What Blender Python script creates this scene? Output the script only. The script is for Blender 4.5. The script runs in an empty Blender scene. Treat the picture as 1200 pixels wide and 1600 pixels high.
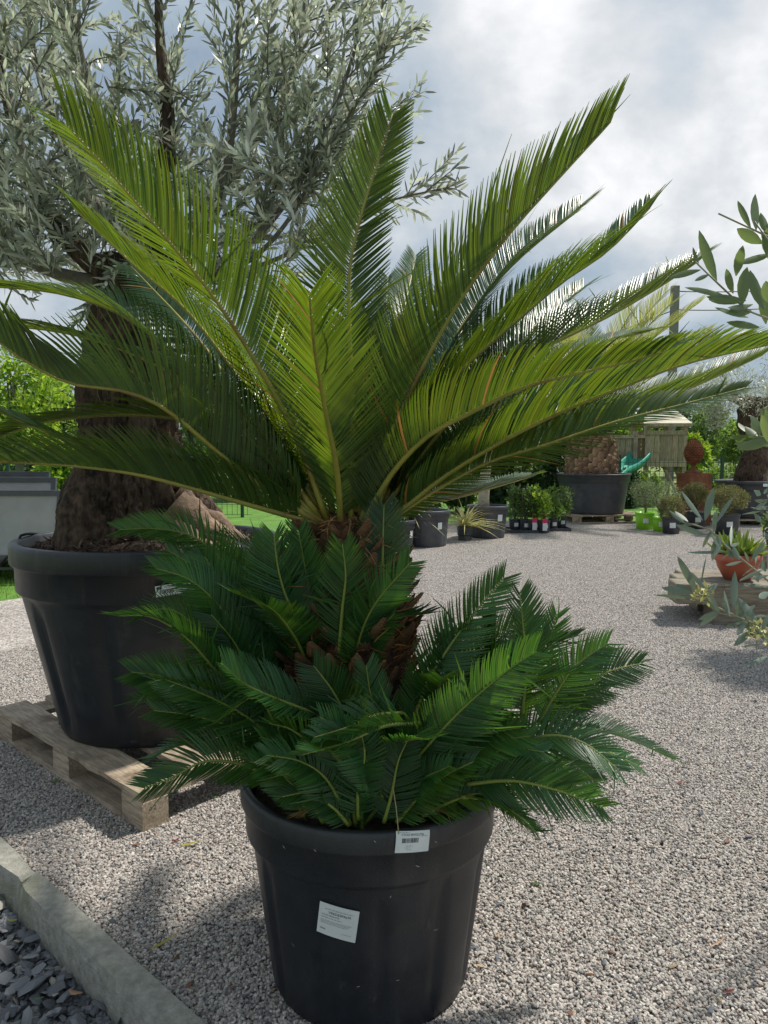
import bpy, math, random
import numpy as np
from mathutils import Vector, noise
# ------------------------------------------------------------------ camera, world, sun, exposure
sc = bpy.context.scene
COL = sc.collection
random.seed(7)
RNG = np.random.default_rng(7)
CAMH = 1.3
PITCH = math.atan(95 / 1150)
cam = bpy.data.objects.new('camera', bpy.data.cameras.new('camera'))
COL.objects.link(cam)
cam.location = (0, 0, CAMH)
cam.rotation_euler = (math.pi / 2 - PITCH, 0, 0)
cam.data.sensor_fit = 'VERTICAL'
cam.data.sensor_height = 36
cam.data.lens = 36 * 1150 / 1600
cam.data.clip_start = 0.02
cam.data.clip_end = 3000
sc.camera = cam

SUN_EL, SUN_AZ = math.radians(58), math.radians(62)      # azimuth clockwise from +Y (straight ahead)
SUNV = Vector((math.sin(SUN_AZ) * math.cos(SUN_EL), math.cos(SUN_AZ) * math.cos(SUN_EL), math.sin(SUN_EL)))
sun = bpy.data.objects.new('sun', bpy.data.lights.new('sun', 'SUN'))
COL.objects.link(sun)
sun.data.energy = 3.1
sun.data.angle = math.radians(3.0)
sun.data.color = (1.0, 0.95, 0.87)
sun.rotation_euler = SUNV.to_track_quat('Z', 'Y').to_euler()

world = bpy.data.worlds.new('World')
sc.world = world
world.use_nodes = True
nt = world.node_tree
for n in list(nt.nodes):
    nt.nodes.remove(n)


def N(nt, t, **kw):
    n = nt.nodes.new(t)
    for k, v in kw.items():
        if k.startswith('i_'):
            key = k[2:]
            n.inputs[int(key) if key.isdigit() else key.replace('_', ' ')].default_value = v
        else:
            setattr(n, k, v)
    return n


def ramp(nt, stops, interp='LINEAR'):
    r = nt.nodes.new('ShaderNodeValToRGB')
    r.color_ramp.interpolation = interp
    e = r.color_ramp.elements
    while len(e) < len(stops):
        e.new(0.5)
    for i, (p, c) in enumerate(stops):
        e[i].position = p
        e[i].color = tuple(c) + (1,) if len(c) == 3 else c
    return r


def build_sky():
    L = nt.links.new
    sky = N(nt, 'ShaderNodeTexSky', sky_type='NISHITA', sun_disc=False, sun_elevation=SUN_EL, sun_rotation=SUN_AZ,
            air_density=1.2, dust_density=1.5)
    co = N(nt, 'ShaderNodeTexCoord')
    sep = N(nt, 'ShaderNodeSeparateXYZ')
    L(co.outputs['Generated'], sep.inputs[0])
    # project directions onto a cloud layer: xy / (z + .25)
    ad = N(nt, 'ShaderNodeMath', operation='ADD', i_1=0.62)
    ab = N(nt, 'ShaderNodeMath', operation='ABSOLUTE')
    L(sep.outputs[2], ab.inputs[0]); L(ab.outputs[0], ad.inputs[0])
    cx = N(nt, 'ShaderNodeMath', operation='DIVIDE'); cy = N(nt, 'ShaderNodeMath', operation='DIVIDE')
    L(sep.outputs[0], cx.inputs[0]); L(ad.outputs[0], cx.inputs[1])
    L(sep.outputs[1], cy.inputs[0]); L(ad.outputs[0], cy.inputs[1])
    cb = N(nt, 'ShaderNodeCombineXYZ', i_2=3.7)
    L(cx.outputs[0], cb.inputs[0]); L(cy.outputs[0], cb.inputs[1])
    n1 = N(nt, 'ShaderNodeTexNoise', i_Scale=3.6, i_Detail=10.0, i_Roughness=0.56, i_Distortion=0.15)
    L(cb.outputs[0], n1.inputs['Vector'])
    n2 = N(nt, 'ShaderNodeTexNoise', i_Scale=1.7, i_Detail=5.0, i_Roughness=0.5, i_Distortion=0.1)
    mp = N(nt, 'ShaderNodeMapping'); mp.inputs['Location'].default_value = (5.3, 1.7, 0)
    L(cb.outputs[0], mp.inputs[0]); L(mp.outputs[0], n2.inputs['Vector'])
    # brighter cloud near the sun's side of the sky
    dv = Vector((450, 1150, 0)); dv = Vector((0.40, 1.0, 0.53)).normalized()
    vn = N(nt, 'ShaderNodeVectorMath', operation='NORMALIZE'); L(co.outputs['Generated'], vn.inputs[0])
    dt = N(nt, 'ShaderNodeVectorMath', operation='DOT_PRODUCT'); L(vn.outputs[0], dt.inputs[0]); dt.inputs[1].default_value = dv
    mr = N(nt, 'ShaderNodeMapRange', i_1=0.95, i_2=1.0, i_3=0.0, i_4=0.13); mr.interpolation_type = 'SMOOTHSTEP'
    L(dt.outputs['Value'], mr.inputs[0])
    mx = N(nt, 'ShaderNodeMath', operation='MULTIPLY_ADD', i_1=0.74); L(n1.outputs[0], mx.inputs[0])
    m3 = N(nt, 'ShaderNodeMath', operation='MULTIPLY', i_1=0.32); L(n2.outputs[0], m3.inputs[0]); L(m3.outputs[0], mx.inputs[2])
    m4 = N(nt, 'ShaderNodeMath', operation='ADD'); L(mx.outputs[0], m4.inputs[0]); L(mr.outputs[0], m4.inputs[1])
    cr = ramp(nt, [(0.45, (1.85, 2.35, 2.95)), (0.52, (2.4, 2.95, 3.5)), (0.575, (3.1, 3.55, 4.0)), (0.63, (3.8, 4.1, 4.4)), (0.69, (4.7, 4.85, 5.0)), (0.77, (6.2, 6.2, 6.3))])
    L(m4.outputs[0], cr.inputs[0])
    mm = ramp(nt, [(0.30, (0.86,) * 3), (0.5, (0.97,) * 3)])
    L(n1.outputs[0], mm.inputs[0])
    mix = N(nt, 'ShaderNodeMix', data_type='RGBA')
    L(mm.outputs[0], mix.inputs[0]); L(sky.outputs[0], mix.inputs[6]); L(cr.outputs[0], mix.inputs[7])
    bg = N(nt, 'ShaderNodeBackground', i_Strength=0.1)
    L(mix.outputs[2], bg.inputs[0])
    out = N(nt, 'ShaderNodeOutputWorld')
    L(bg.outputs[0], out.inputs[0])


build_sky()
sc.view_settings.view_transform = 'Standard'
sc.view_settings.look = 'None'
sc.view_settings.gamma = 1
sc.view_settings.exposure = 0.72
sc.render.engine = 'CYCLES'
sc.cycles.use_denoising = True
sc.cycles.max_bounces = 8
sc.cycles.transparent_max_bounces = 8

# ------------------------------------------------------------------ picture-to-place helpers (only to read positions)
FW = np.array([0, math.cos(PITCH), -math.sin(PITCH)])
UP = np.array([0, math.sin(PITCH), math.cos(PITCH)])


def at_y(px, py, Y):
    d = FW * 1150 + np.array([px - 600, 0, 0]) + (800 - py) * UP
    return Vector(np.array([0, 0, CAMH]) + d * Y / d[1])


def at_z(px, py, Z=0.0):
    d = FW * 1150 + np.array([px - 600, 0, 0]) + (800 - py) * UP
    return Vector(np.array([0, 0, CAMH]) + d * (Z - CAMH) / d[2])


# ------------------------------------------------------------------ object helpers
def thing(name, label, cat, loc=(0, 0, 0), group=None, rz=0):
    o = bpy.data.objects.new(name, None)
    o.empty_display_size = 0.1
    COL.objects.link(o)
    o.location = loc
    o.rotation_euler = (0, 0, rz)
    return tag(o, label, cat, group)


def tag(o, label=None, cat=None, group=None, kind=None):
    if label: o['label'] = label
    if cat: o['category'] = cat
    if group: o['group'] = group
    if kind: o['kind'] = kind
    return o


def link(name, me, m, parent=None):
    o = bpy.data.objects.new(name, me)
    if m is not None and not me.materials:
        me.materials.append(m)
    COL.objects.link(o)
    if parent is not None:
        o.parent = parent
    return o


class MB:
    def __init__(s):
        s.v = []; s.f = []; s.sm = []

    def add(s, vs, fs, smooth=False):
        b = len(s.v)
        s.v += [tuple(v) for v in vs]
        s.f += [tuple(i + b for i in f) for f in fs]
        s.sm += [smooth] * len(fs)
        return s

    def box(s, c, d, rz=0, ry=0, rx=0, bev=0.0):
        from mathutils import Euler
        R = Euler((rx, ry, rz)).to_matrix()
        hx, hy, hz = d[0] / 2, d[1] / 2, d[2] / 2
        if bev <= 0:
            vs = [Vector(c) + R @ Vector((x * hx, y * hy, z * hz)) for z in (-1, 1) for y in (-1, 1) for x in (-1, 1)]
            return s.add(vs, [(0, 2, 3, 1), (4, 5, 7, 6), (0, 1, 5, 4), (2, 6, 7, 3), (0, 4, 6, 2), (1, 3, 7, 5)])
        vs = []
        for z, q in ((-hz, bev), (-hz + bev, 0), (hz - bev, 0), (hz, bev)):
            b = bev
            x, y = hx - q, hy - q
            for px, py in ((-x + b, -y), (x - b, -y), (x, -y + b), (x, y - b), (x - b, y), (-x + b, y), (-x, y - b), (-x, -y + b)):
                vs.append(Vector(c) + R @ Vector((px, py, z)))
        fs = [tuple(range(7, -1, -1)), tuple(range(24, 32))]
        for r in range(3):
            for i in range(8):
                j = (i + 1) % 8
                fs.append((r * 8 + i, r * 8 + j, r * 8 + 8 + j, r * 8 + 8 + i))
        return s.add(vs, fs)

    def tube(s, pts, rad, n=8, cap=True, smooth=True):
        pts = [Vector(p) for p in pts]
        if not hasattr(rad, '__len__'): rad = [rad] * len(pts)
        vs = []; fs = []
        prev = None
        for i, p in enumerate(pts):
            t = (pts[min(i + 1, len(pts) - 1)] - pts[max(i - 1, 0)]).normalized()
            if prev is None:
                prev = t.orthogonal().normalized()
            a = (prev - t * prev.dot(t)).normalized(); prev = a
            b = t.cross(a)
            for k in range(n):
                th = 2 * math.pi * k / n
                vs.append(p + (a * math.cos(th) + b * math.sin(th)) * rad[i])
        for i in range(len(pts) - 1):
            for k in range(n):
                k2 = (k + 1) % n
                fs.append((i * n + k, i * n + k2, (i + 1) * n + k2, (i + 1) * n + k))
        if cap:
            fs.append(tuple(range(n - 1, -1, -1)))
            fs.append(tuple((len(pts) - 1) * n + k for k in range(n)))
        return s.add(vs, fs, smooth)

    def lathe(s, prof, n=32, c=(0, 0, 0), mod=None, smooth=True, closed_top=False):
        vs = []; fs = []
        for i, (r, z) in enumerate(prof):
            for k in range(n):
                th = 2 * math.pi * k / n
                rr = r + (mod(th, i, z) if mod else 0)
                vs.append((c[0] + rr * math.cos(th), c[1] + rr * math.sin(th), c[2] + z))
        for i in range(len(prof) - 1):
            for k in range(n):
                k2 = (k + 1) % n
                fs.append((i * n + k, i * n + k2, (i + 1) * n + k2, (i + 1) * n + k))
        if closed_top:
            fs.append(tuple((len(prof) - 1) * n + k for k in range(n)))
        return s.add(vs, fs, smooth)

    def build(s, name, m, parent=None):
        me = bpy.data.meshes.new(name)
        me.from_pydata(s.v, [], s.f)
        me.polygons.foreach_set('use_smooth', s.sm)
        me.update()
        return link(name, me, m, parent)


def np_mesh(name, V, Q, smooth=True):
    me = bpy.data.meshes.new(name)
    V = np.ascontiguousarray(V, dtype=np.float32); Q = np.ascontiguousarray(Q, dtype=np.int32)
    k = Q.shape[1]
    me.vertices.add(len(V)); me.vertices.foreach_set('co', V.ravel())
    me.loops.add(Q.size); me.loops.foreach_set('vertex_index', Q.ravel())
    me.polygons.add(len(Q))
    me.polygons.foreach_set('loop_start', np.arange(0, Q.size, k, dtype=np.int32))
    me.polygons.foreach_set('use_smooth', np.full(len(Q), smooth))
    me.update(calc_edges=True)
    return me


def nrm(a):
    return a / np.maximum(np.linalg.norm(a, axis=-1, keepdims=True), 1e-9)


def strips(P, D, Nn, L, W, ts, ws, bend=None, fold=0.0, cols=2):
    """n leaf strips: base P, direction D, upper normal Nn, length L, width W; bend = vector (n,3) added as t^2*L"""
    P = np.asarray(P, float); D = nrm(np.asarray(D, float)); Nn = np.asarray(Nn, float)
    n = len(P)
    L = np.broadcast_to(np.asarray(L, float), (n,)); W = np.broadcast_to(np.asarray(W, float), (n,))
    S = nrm(np.cross(D, Nn)); Nn = np.cross(S, D)
    if bend is None: bend = np.zeros((n, 3))
    m = len(ts)
    out = np.empty((n, m, cols, 3))
    for i, (t, w) in enumerate(zip(ts, ws)):
        c = P + D * (L * t)[:, None] + bend * (L * t * t)[:, None]
        e = S * (W * w / 2)[:, None]
        if cols == 2:
            out[:, i, 0] = c - e; out[:, i, 1] = c + e
        else:
            dn = Nn * (W * w * fold)[:, None]
            out[:, i, 0] = c - e - dn; out[:, i, 1] = c; out[:, i, 2] = c + e - dn
    V = out.reshape(-1, 3)
    q = []
    for i in range(m - 1):
        for c in range(cols - 1):
            a = i * cols + c
            q.append((a, a + 1, a + cols + 1, a + cols))
    q = np.array(q)
    Q = (q[None] + (np.arange(n) * m * cols)[:, None, None]).reshape(-1, 4)
    return V, Q


def cat_strips(lst):
    V = []; Q = []; b = 0
    for v, q in lst:
        V.append(v); Q.append(q + b); b += len(v)
    return np.concatenate(V), np.concatenate(Q)


def catmull(pts, n):
    P = [Vector(p) for p in pts]
    P = [P[0] * 2 - P[1]] + P + [P[-1] * 2 - P[-2]]
    raw = []
    for i in range(1, len(P) - 2):
        for k in range(12):
            t = k / 12
            a, b, c, d = P[i - 1], P[i], P[i + 1], P[i + 2]
            raw.append(0.5 * ((2 * b) + (c - a) * t + (2 * a - 5 * b + 4 * c - d) * t * t + (3 * b - a - 3 * c + d) * t ** 3))
    raw.append(P[-2])
    A = np.array(raw)
    s = np.concatenate([[0], np.cumsum(np.linalg.norm(np.diff(A, axis=0), axis=1))])
    u = np.linspace(0, s[-1], n)
    return np.stack([np.interp(u, s, A[:, k]) for k in range(3)], 1), s[-1]


def rand_dirs(n, rng=RNG):
    return nrm(rng.normal(size=(n, 3)))


# ------------------------------------------------------------------ materials
def mat(name, c1, c2=None, rough=0.6, scale=8, detail=6, bump=0.0, bscale=60, spec=0.5, coat=0, metallic=0,
        stretch=(1, 1, 1), c3=None, s3=3, rr=None, island=0.0, dust=None):
    m = bpy.data.materials.new(name); m.use_nodes = True
    t = m.node_tree; L = t.links.new
    b = t.nodes['Principled BSDF']
    b.inputs['Roughness'].default_value = rough
    b.inputs['Specular IOR Level'].default_value = spec
    b.inputs['Metallic'].default_value = metallic
    co = N(t, 'ShaderNodeTexCoord')
    mp = N(t, 'ShaderNodeMapping'); mp.inputs['Scale'].default_value = stretch
    L(co.outputs['Object'], mp.inputs[0])
    c2 = c2 or c1
    no = N(t, 'ShaderNodeTexNoise', i_Scale=scale, i_Detail=detail, i_Roughness=0.6)
    L(mp.outputs[0], no.inputs['Vector'])
    cr = ramp(t, [(0.33, c1), (0.67, c2)])
    L(no.outputs[0], cr.inputs[0])
    col = cr.outputs[0]
    if c3:
        n3 = N(t, 'ShaderNodeTexNoise', i_Scale=s3, i_Detail=5.0, i_Roughness=0.65)
        L(co.outputs['Object'], n3.inputs['Vector'])
        r3 = ramp(t, [(0.52, (0, 0, 0)), (0.68, (1, 1, 1))])
        L(n3.outputs[0], r3.inputs[0])
        mx = N(t, 'ShaderNodeMix', data_type='RGBA'); mx.inputs[7].default_value = (*c3, 1)
        L(r3.outputs[0], mx.inputs[0]); L(col, mx.inputs[6]); col = mx.outputs[2]
    if dust:
        for sc_, st_, lo, hi, am in ((9.0, (1, 1, .12), .56, .72, .45), (170.0, (1, 1, 1), .63, .70, .7), (26.0, (1, 1, .5), .62, .74, .5)):
            md = N(t, 'ShaderNodeMapping'); md.inputs['Scale'].default_value = st_; L(co.outputs['Object'], md.inputs[0])
            nd = N(t, 'ShaderNodeTexNoise', i_Scale=sc_, i_Detail=5.0, i_Roughness=0.7); L(md.outputs[0], nd.inputs['Vector'])
            rd = ramp(t, [(lo, (0, 0, 0)), (hi, (am, am, am))]); L(nd.outputs[0], rd.inputs[0])
            mx = N(t, 'ShaderNodeMix', data_type='RGBA'); mx.inputs[7].default_value = (*dust, 1)
            L(rd.outputs[0], mx.inputs[0]); L(col, mx.inputs[6]); col = mx.outputs[2]
    if island:
        g = N(t, 'ShaderNodeObjectInfo')
        h = N(t, 'ShaderNodeMapRange', i_3=1 - island, i_4=1 + island); L(g.outputs['Random'], h.inputs[0])
        hs = N(t, 'ShaderNodeHueSaturation'); L(h.outputs[0], hs.inputs['Value']); L(col, hs.inputs['Color']); col = hs.outputs[0]
    L(col, b.inputs['Base Color'])
    if rr:
        r4 = N(t, 'ShaderNodeMapRange', i_3=rr[0], i_4=rr[1]); L(no.outputs[0], r4.inputs[0]); L(r4.outputs[0], b.inputs['Roughness'])
    if bump:
        nb = N(t, 'ShaderNodeTexNoise', i_Scale=bscale, i_Detail=8.0, i_Roughness=0.65)
        L(mp.outputs[0], nb.inputs['Vector'])
        bp = N(t, 'ShaderNodeBump', i_Strength=1.0, i_Distance=bump)
        L(nb.outputs[0], bp.inputs['Height']); L(bp.outputs[0], b.inputs['Normal'])
    return m


def leaf_mat(name, top, under, trans, tf=0.35, rough=0.4, var=0.3, dead=None, dead_p=0.03, spec=0.5, hue=0.02, objvar=0.0):
    """adaxial/abaxial colours, light passing through, one colour shift per leaf"""
    m = bpy.data.materials.new(name); m.use_nodes = True
    t = m.node_tree; L = t.links.new
    b = t.nodes['Principled BSDF']; out = t.nodes['Material Output']
    b.inputs['Roughness'].default_value = rough
    b.inputs['Specular IOR Level'].default_value = spec
    g = N(t, 'ShaderNodeNewGeometry')
    mx = N(t, 'ShaderNodeMix', data_type='RGBA'); mx.inputs[6].default_value = (*top, 1); mx.inputs[7].default_value = (*under, 1)
    L(g.outputs['Backfacing'], mx.inputs[0])
    mr = N(t, 'ShaderNodeMapRange', i_3=1 - var, i_4=1 + var); L(g.outputs['Random Per Island'], mr.inputs[0])
    wn = N(t, 'ShaderNodeTexWhiteNoise', noise_dimensions='1D'); L(g.outputs['Random Per Island'], wn.inputs['W'])
    if objvar:
        oi = N(t, 'ShaderNodeObjectInfo'); om = N(t, 'ShaderNodeMapRange', i_3=1 - objvar, i_4=1 + objvar); L(oi.outputs['Random'], om.inputs[0])
        mm = N(t, 'ShaderNodeMath', operation='MULTIPLY'); L(mr.outputs[0], mm.inputs[0]); L(om.outputs[0], mm.inputs[1]); mr = mm
    hr = N(t, 'ShaderNodeMapRange', i_3=0.5 - hue, i_4=0.5 + hue); L(wn.outputs['Value'], hr.inputs[0])

    def vary(sock):
        h = N(t, 'ShaderNodeHueSaturation'); L(mr.outputs[0], h.inputs['Value']); L(hr.outputs[0], h.inputs['Hue']); L(sock, h.inputs['Color'])
        o = h.outputs[0]
        if dead:
            d = N(t, 'ShaderNodeMath', operation='LESS_THAN', i_1=dead_p); L(wn.outputs['Value'], d.inputs[0])
            x = N(t, 'ShaderNodeMix', data_type='RGBA'); x.inputs[7].default_value = (*dead, 1)
            L(d.outputs[0], x.inputs[0]); L(o, x.inputs[6]); o = x.outputs[2]
        return o
    rgb = N(t, 'ShaderNodeRGB'); rgb.outputs[0].default_value = (*trans, 1)
    L(vary(mx.outputs[2]), b.inputs['Base Color'])
    tr = N(t, 'ShaderNodeBsdfTranslucent'); L(vary(rgb.outputs[0]), tr.inputs[0])
    ms = N(t, 'ShaderNodeMixShader', i_0=tf)
    L(b.outputs[0], ms.inputs[1]); L(tr.outputs[0], ms.inputs[2]); L(ms.outputs[0], out.inputs[0])
    return m


def stone_mat(name, stops, rough=0.75):
    m = bpy.data.materials.new(name); m.use_nodes = True
    t = m.node_tree; L = t.links.new; b = t.nodes['Principled BSDF']; b.inputs['Roughness'].default_value = rough
    b.inputs['Specular IOR Level'].default_value = 0.35
    g = N(t, 'ShaderNodeNewGeometry'); oi = N(t, 'ShaderNodeObjectInfo')
    a = N(t, 'ShaderNodeMath', operation='ADD'); L(g.outputs['Random Per Island'], a.inputs[0]); L(oi.outputs['Random'], a.inputs[1])
    w = N(t, 'ShaderNodeTexWhiteNoise', noise_dimensions='1D'); L(a.outputs[0], w.inputs['W'])
    cr = ramp(t, stops); L(w.outputs['Value'], cr.inputs[0])
    co = N(t, 'ShaderNodeTexCoord')
    no = N(t, 'ShaderNodeTexNoise', i_Scale=150.0, i_Detail=4.0); L(co.outputs['Object'], no.inputs['Vector'])
    mr = N(t, 'ShaderNodeMapRange', i_3=0.7, i_4=1.3); L(no.outputs[0], mr.inputs[0])
    h = N(t, 'ShaderNodeHueSaturation'); L(mr.outputs[0], h.inputs['Value']); L(cr.outputs[0], h.inputs['Color'])
    L(h.outputs[0], b.inputs['Base Color'])
    return m


STONES = [(0.0, (0.142, 0.134, 0.133)), (0.15, (0.239, 0.221, 0.207)), (0.42, (0.348, 0.321, 0.293)), (0.65, (0.436, 0.403, 0.362)),
          (0.86, (0.544, 0.500, 0.453)), (0.94, (0.338, 0.247, 0.192)), (1.0, (0.675, 0.645, 0.596))]
M = {}
M['gravel_stone'] = stone_mat('gravel_stone', STONES)
M['slate'] = stone_mat('slate', [(0, (0.085, 0.09, 0.098)), (0.4, (0.145, 0.152, 0.162)), (0.8, (0.215, 0.222, 0.232)), (0.93, (0.30, 0.28, 0.24)), (1, (0.38, 0.36, 0.30))], 0.6)
M['pot'] = mat('pot_plastic', (0.011, 0.013, 0.017), (0.018, 0.021, 0.027), rough=0.4, scale=14, bump=0.0012, bscale=240, rr=(0.3, 0.52), c3=(0.030, 0.032, 0.034), s3=4, dust=(0.085, 0.08, 0.075))
M['pot_far'] = mat('pot_far', (0.036, 0.040, 0.048), (0.058, 0.063, 0.072), rough=0.5, scale=5, bump=0.002, bscale=30, c3=(0.08, 0.08, 0.082), s3=4)
M['soil'] = mat('soil', (0.030, 0.020, 0.013), (0.085, 0.058, 0.038), rough=0.95, scale=35, bump=0.02, bscale=60)
M['bark'] = mat('olive_bark', (0.024, 0.015, 0.010), (0.17, 0.108, 0.070), rough=0.95, scale=44, bump=0.04, bscale=50, stretch=(1, 1, 0.22), c3=(0.02, 0.014, 0.011), s3=12)
M['root'] = mat('pale_root', (0.07, 0.042, 0.026), (0.32, 0.22, 0.145), rough=0.85, scale=9, bump=0.02, bscale=18, c3=(0.09, 0.06, 0.04), s3=7)
M['twig'] = mat('twig', (0.10, 0.09, 0.075), (0.20, 0.18, 0.15), rough=0.8, scale=30)
M['scale'] = mat('leaf_base', (0.045, 0.022, 0.012), (0.25, 0.125, 0.058), rough=0.85, scale=20, bump=0.004, bscale=120, island=0.5)
M['fibre'] = mat('trunk_fibre', (0.03, 0.016, 0.010), (0.14, 0.06, 0.025), rough=0.95, scale=30, bump=0.01, bscale=80)
M['rachis'] = mat('rachis', (0.21, 0.20, 0.035), (0.34, 0.29, 0.05), rough=0.45, scale=12, c3=(0.15, 0.075, 0.02), s3=6)
M['rachis2'] = mat('rachis_green', (0.15, 0.20, 0.035), (0.24, 0.28, 0.05), rough=0.45, scale=12)
M['cyc'] = leaf_mat('cycad_leaflet', (0.024, 0.078, 0.028), (0.050, 0.095, 0.024), (0.18, 0.26, 0.012), tf=0.38, rough=0.3, objvar=.18, var=0.28, dead=(0.36, 0.19, 0.05), dead_p=0.005)
M['cyc2'] = leaf_mat('pup_leaflet', (0.024, 0.085, 0.026), (0.036, 0.10, 0.028), (0.15, 0.34, 0.02), tf=0.35, rough=0.34, objvar=.35, var=0.35, dead=(0.34, 0.20, 0.07), dead_p=0.003)
M['dead'] = leaf_mat('dead_leaflet', (0.33, 0.20, 0.08), (0.36, 0.22, 0.09), (0.3, 0.18, 0.06), tf=0.2, rough=0.7)
M['olive'] = leaf_mat('olive_leaf', (0.19, 0.22, 0.16), (0.58, 0.60, 0.53), (0.46, 0.50, 0.36), tf=0.38, rough=0.34, var=0.6)
M['gum'] = leaf_mat('grey_leaf', (0.15, 0.20, 0.165), (0.20, 0.25, 0.21), (0.20, 0.27, 0.14), tf=0.2, rough=0.5, var=0.2)
M['olive2'] = leaf_mat('broad_leaf', (0.10, 0.15, 0.075), (0.15, 0.20, 0.11), (0.26, 0.38, 0.09), tf=0.35, rough=0.4, var=0.2)
M['bush'] = leaf_mat('bush_leaf', (0.075, 0.135, 0.045), (0.11, 0.17, 0.06), (0.25, 0.38, 0.05), tf=0.35, rough=0.5, var=0.4)
M['bush_grey'] = leaf_mat('grey_bush_leaf', (0.12, 0.17, 0.085), (0.22, 0.26, 0.16), (0.28, 0.36, 0.12), tf=0.3, rough=0.5, var=0.4)
M['bush_brown'] = leaf_mat('bronze_leaf', (0.14, 0.155, 0.06), (0.17, 0.17, 0.07), (0.28, 0.26, 0.06), tf=0.25, rough=0.6, var=0.45)
M['dark'] = leaf_mat('dark_leaf', (0.03, 0.065, 0.024), (0.04, 0.08, 0.03), (0.08, 0.16, 0.03), tf=0.25, rough=0.5, var=0.4)
M['tree'] = leaf_mat('tree_leaf', (0.085, 0.16, 0.035), (0.11, 0.19, 0.05), (0.30, 0.46, 0.06), tf=0.4, rough=0.55, var=0.4)
M['lime'] = leaf_mat('lime_leaf', (0.20, 0.33, 0.04), (0.22, 0.34, 0.05), (0.45, 0.62, 0.05), tf=0.45, rough=0.55, var=0.35)
M['yellow'] = leaf_mat('yellow_leaf', (0.58, 0.56, 0.22), (0.6, 0.56, 0.26), (0.65, 0.62, 0.2), tf=0.3, rough=0.5, var=0.3, dead=(0.40, 0.24, 0.13), dead_p=0.1)
M['gold'] = leaf_mat('palm_gold', (0.19, 0.24, 0.075), (0.24, 0.26, 0.09), (0.40, 0.43, 0.09), tf=0.4, rough=0.5, var=0.3)
M['aloe'] = leaf_mat('aloe_leaf', (0.26, 0.38, 0.09), (0.22, 0.34, 0.11), (0.45, 0.6, 0.08), tf=0.25, rough=0.4, var=0.4, dead=(0.5, 0.25, 0.08), dead_p=0.12)
M['grass'] = leaf_mat('grass_blade', (0.13, 0.27, 0.03), (0.15, 0.28, 0.05), (0.32, 0.5, 0.05), tf=0.35, rough=0.6, var=0.4)
M['wood'] = mat('pallet_wood', (0.24, 0.185, 0.125), (0.54, 0.44, 0.32), rough=0.8, scale=11, bump=0.004, bscale=40, stretch=(1, 12, 12), c3=(0.16, 0.115, 0.075), s3=5, island=0.15)
M['woodx'] = mat('timber', (0.24, 0.185, 0.12), (0.46, 0.37, 0.26), rough=0.85, scale=5, bump=0.004, bscale=30, stretch=(8, 8, 1), c3=(0.24, 0.19, 0.135), s3=4, island=0.18)
M['sleeper'] = mat('sleeper', (0.15, 0.125, 0.09), (0.33, 0.295, 0.225), rough=0.85, scale=6, bump=0.006, bscale=30, stretch=(1, 9, 9), c3=(0.15, 0.11, 0.08), s3=3)
M['roof'] = mat('roof_board', (0.55, 0.50, 0.38), (0.70, 0.65, 0.5), rough=0.8, scale=5, stretch=(1, 8, 8))
M['concrete'] = mat('concrete', (0.24, 0.235, 0.20), (0.40, 0.39, 0.33), rough=0.9, scale=38, bump=0.006, bscale=110, c3=(0.23, 0.235, 0.15), s3=5)
M['white'] = mat('label_white', (0.62, 0.66, 0.65), (0.72, 0.75, 0.73), rough=0.5, scale=10)
M['ink'] = mat('ink', (0.03, 0.03, 0.035), rough=0.6)
M['grey_ink'] = mat('grey_ink', (0.26, 0.28, 0.28), rough=0.6)
M['rust'] = mat('rust', (0.115, 0.038, 0.018), (0.26, 0.095, 0.04), rough=0.85, scale=9, bump=0.004, bscale=50)
M['terracotta'] = mat('terracotta_plastic', (0.34, 0.085, 0.045), (0.42, 0.11, 0.06), rough=0.45, scale=6)
M['lime_pot'] = mat('lime_plastic', (0.24, 0.60, 0.02), (0.28, 0.66, 0.03), rough=0.4)
M['slide'] = mat('slide_plastic', (0.02, 0.25, 0.17), (0.03, 0.31, 0.22), rough=0.35)
M['frame'] = mat('grey_frame', (0.055, 0.058, 0.066), (0.075, 0.078, 0.088), rough=0.45)
M['sling'] = mat('sling_fabric', (0.27, 0.27, 0.265), (0.33, 0.33, 0.325), rough=0.8, scale=4, bump=0.001, bscale=400)
M['black'] = mat('black_rubber', (0.015, 0.015, 0.016), rough=0.6)
M['fence'] = mat('fence_green', (0.015, 0.055, 0.035), rough=0.5)
M['pole'] = mat('pole_concrete', (0.16, 0.155, 0.145), (0.24, 0.235, 0.22), rough=0.9)
M['pink'] = mat('pink_tag', (0.55, 0.03, 0.10), rough=0.5)
M['tile'] = mat('roof_tile', (0.24, 0.22, 0.21), (0.32, 0.29, 0.27), rough=0.8)
M['brick'] = mat('house_wall', (0.42, 0.38, 0.33), (0.5, 0.46, 0.4), rough=0.9)


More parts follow.
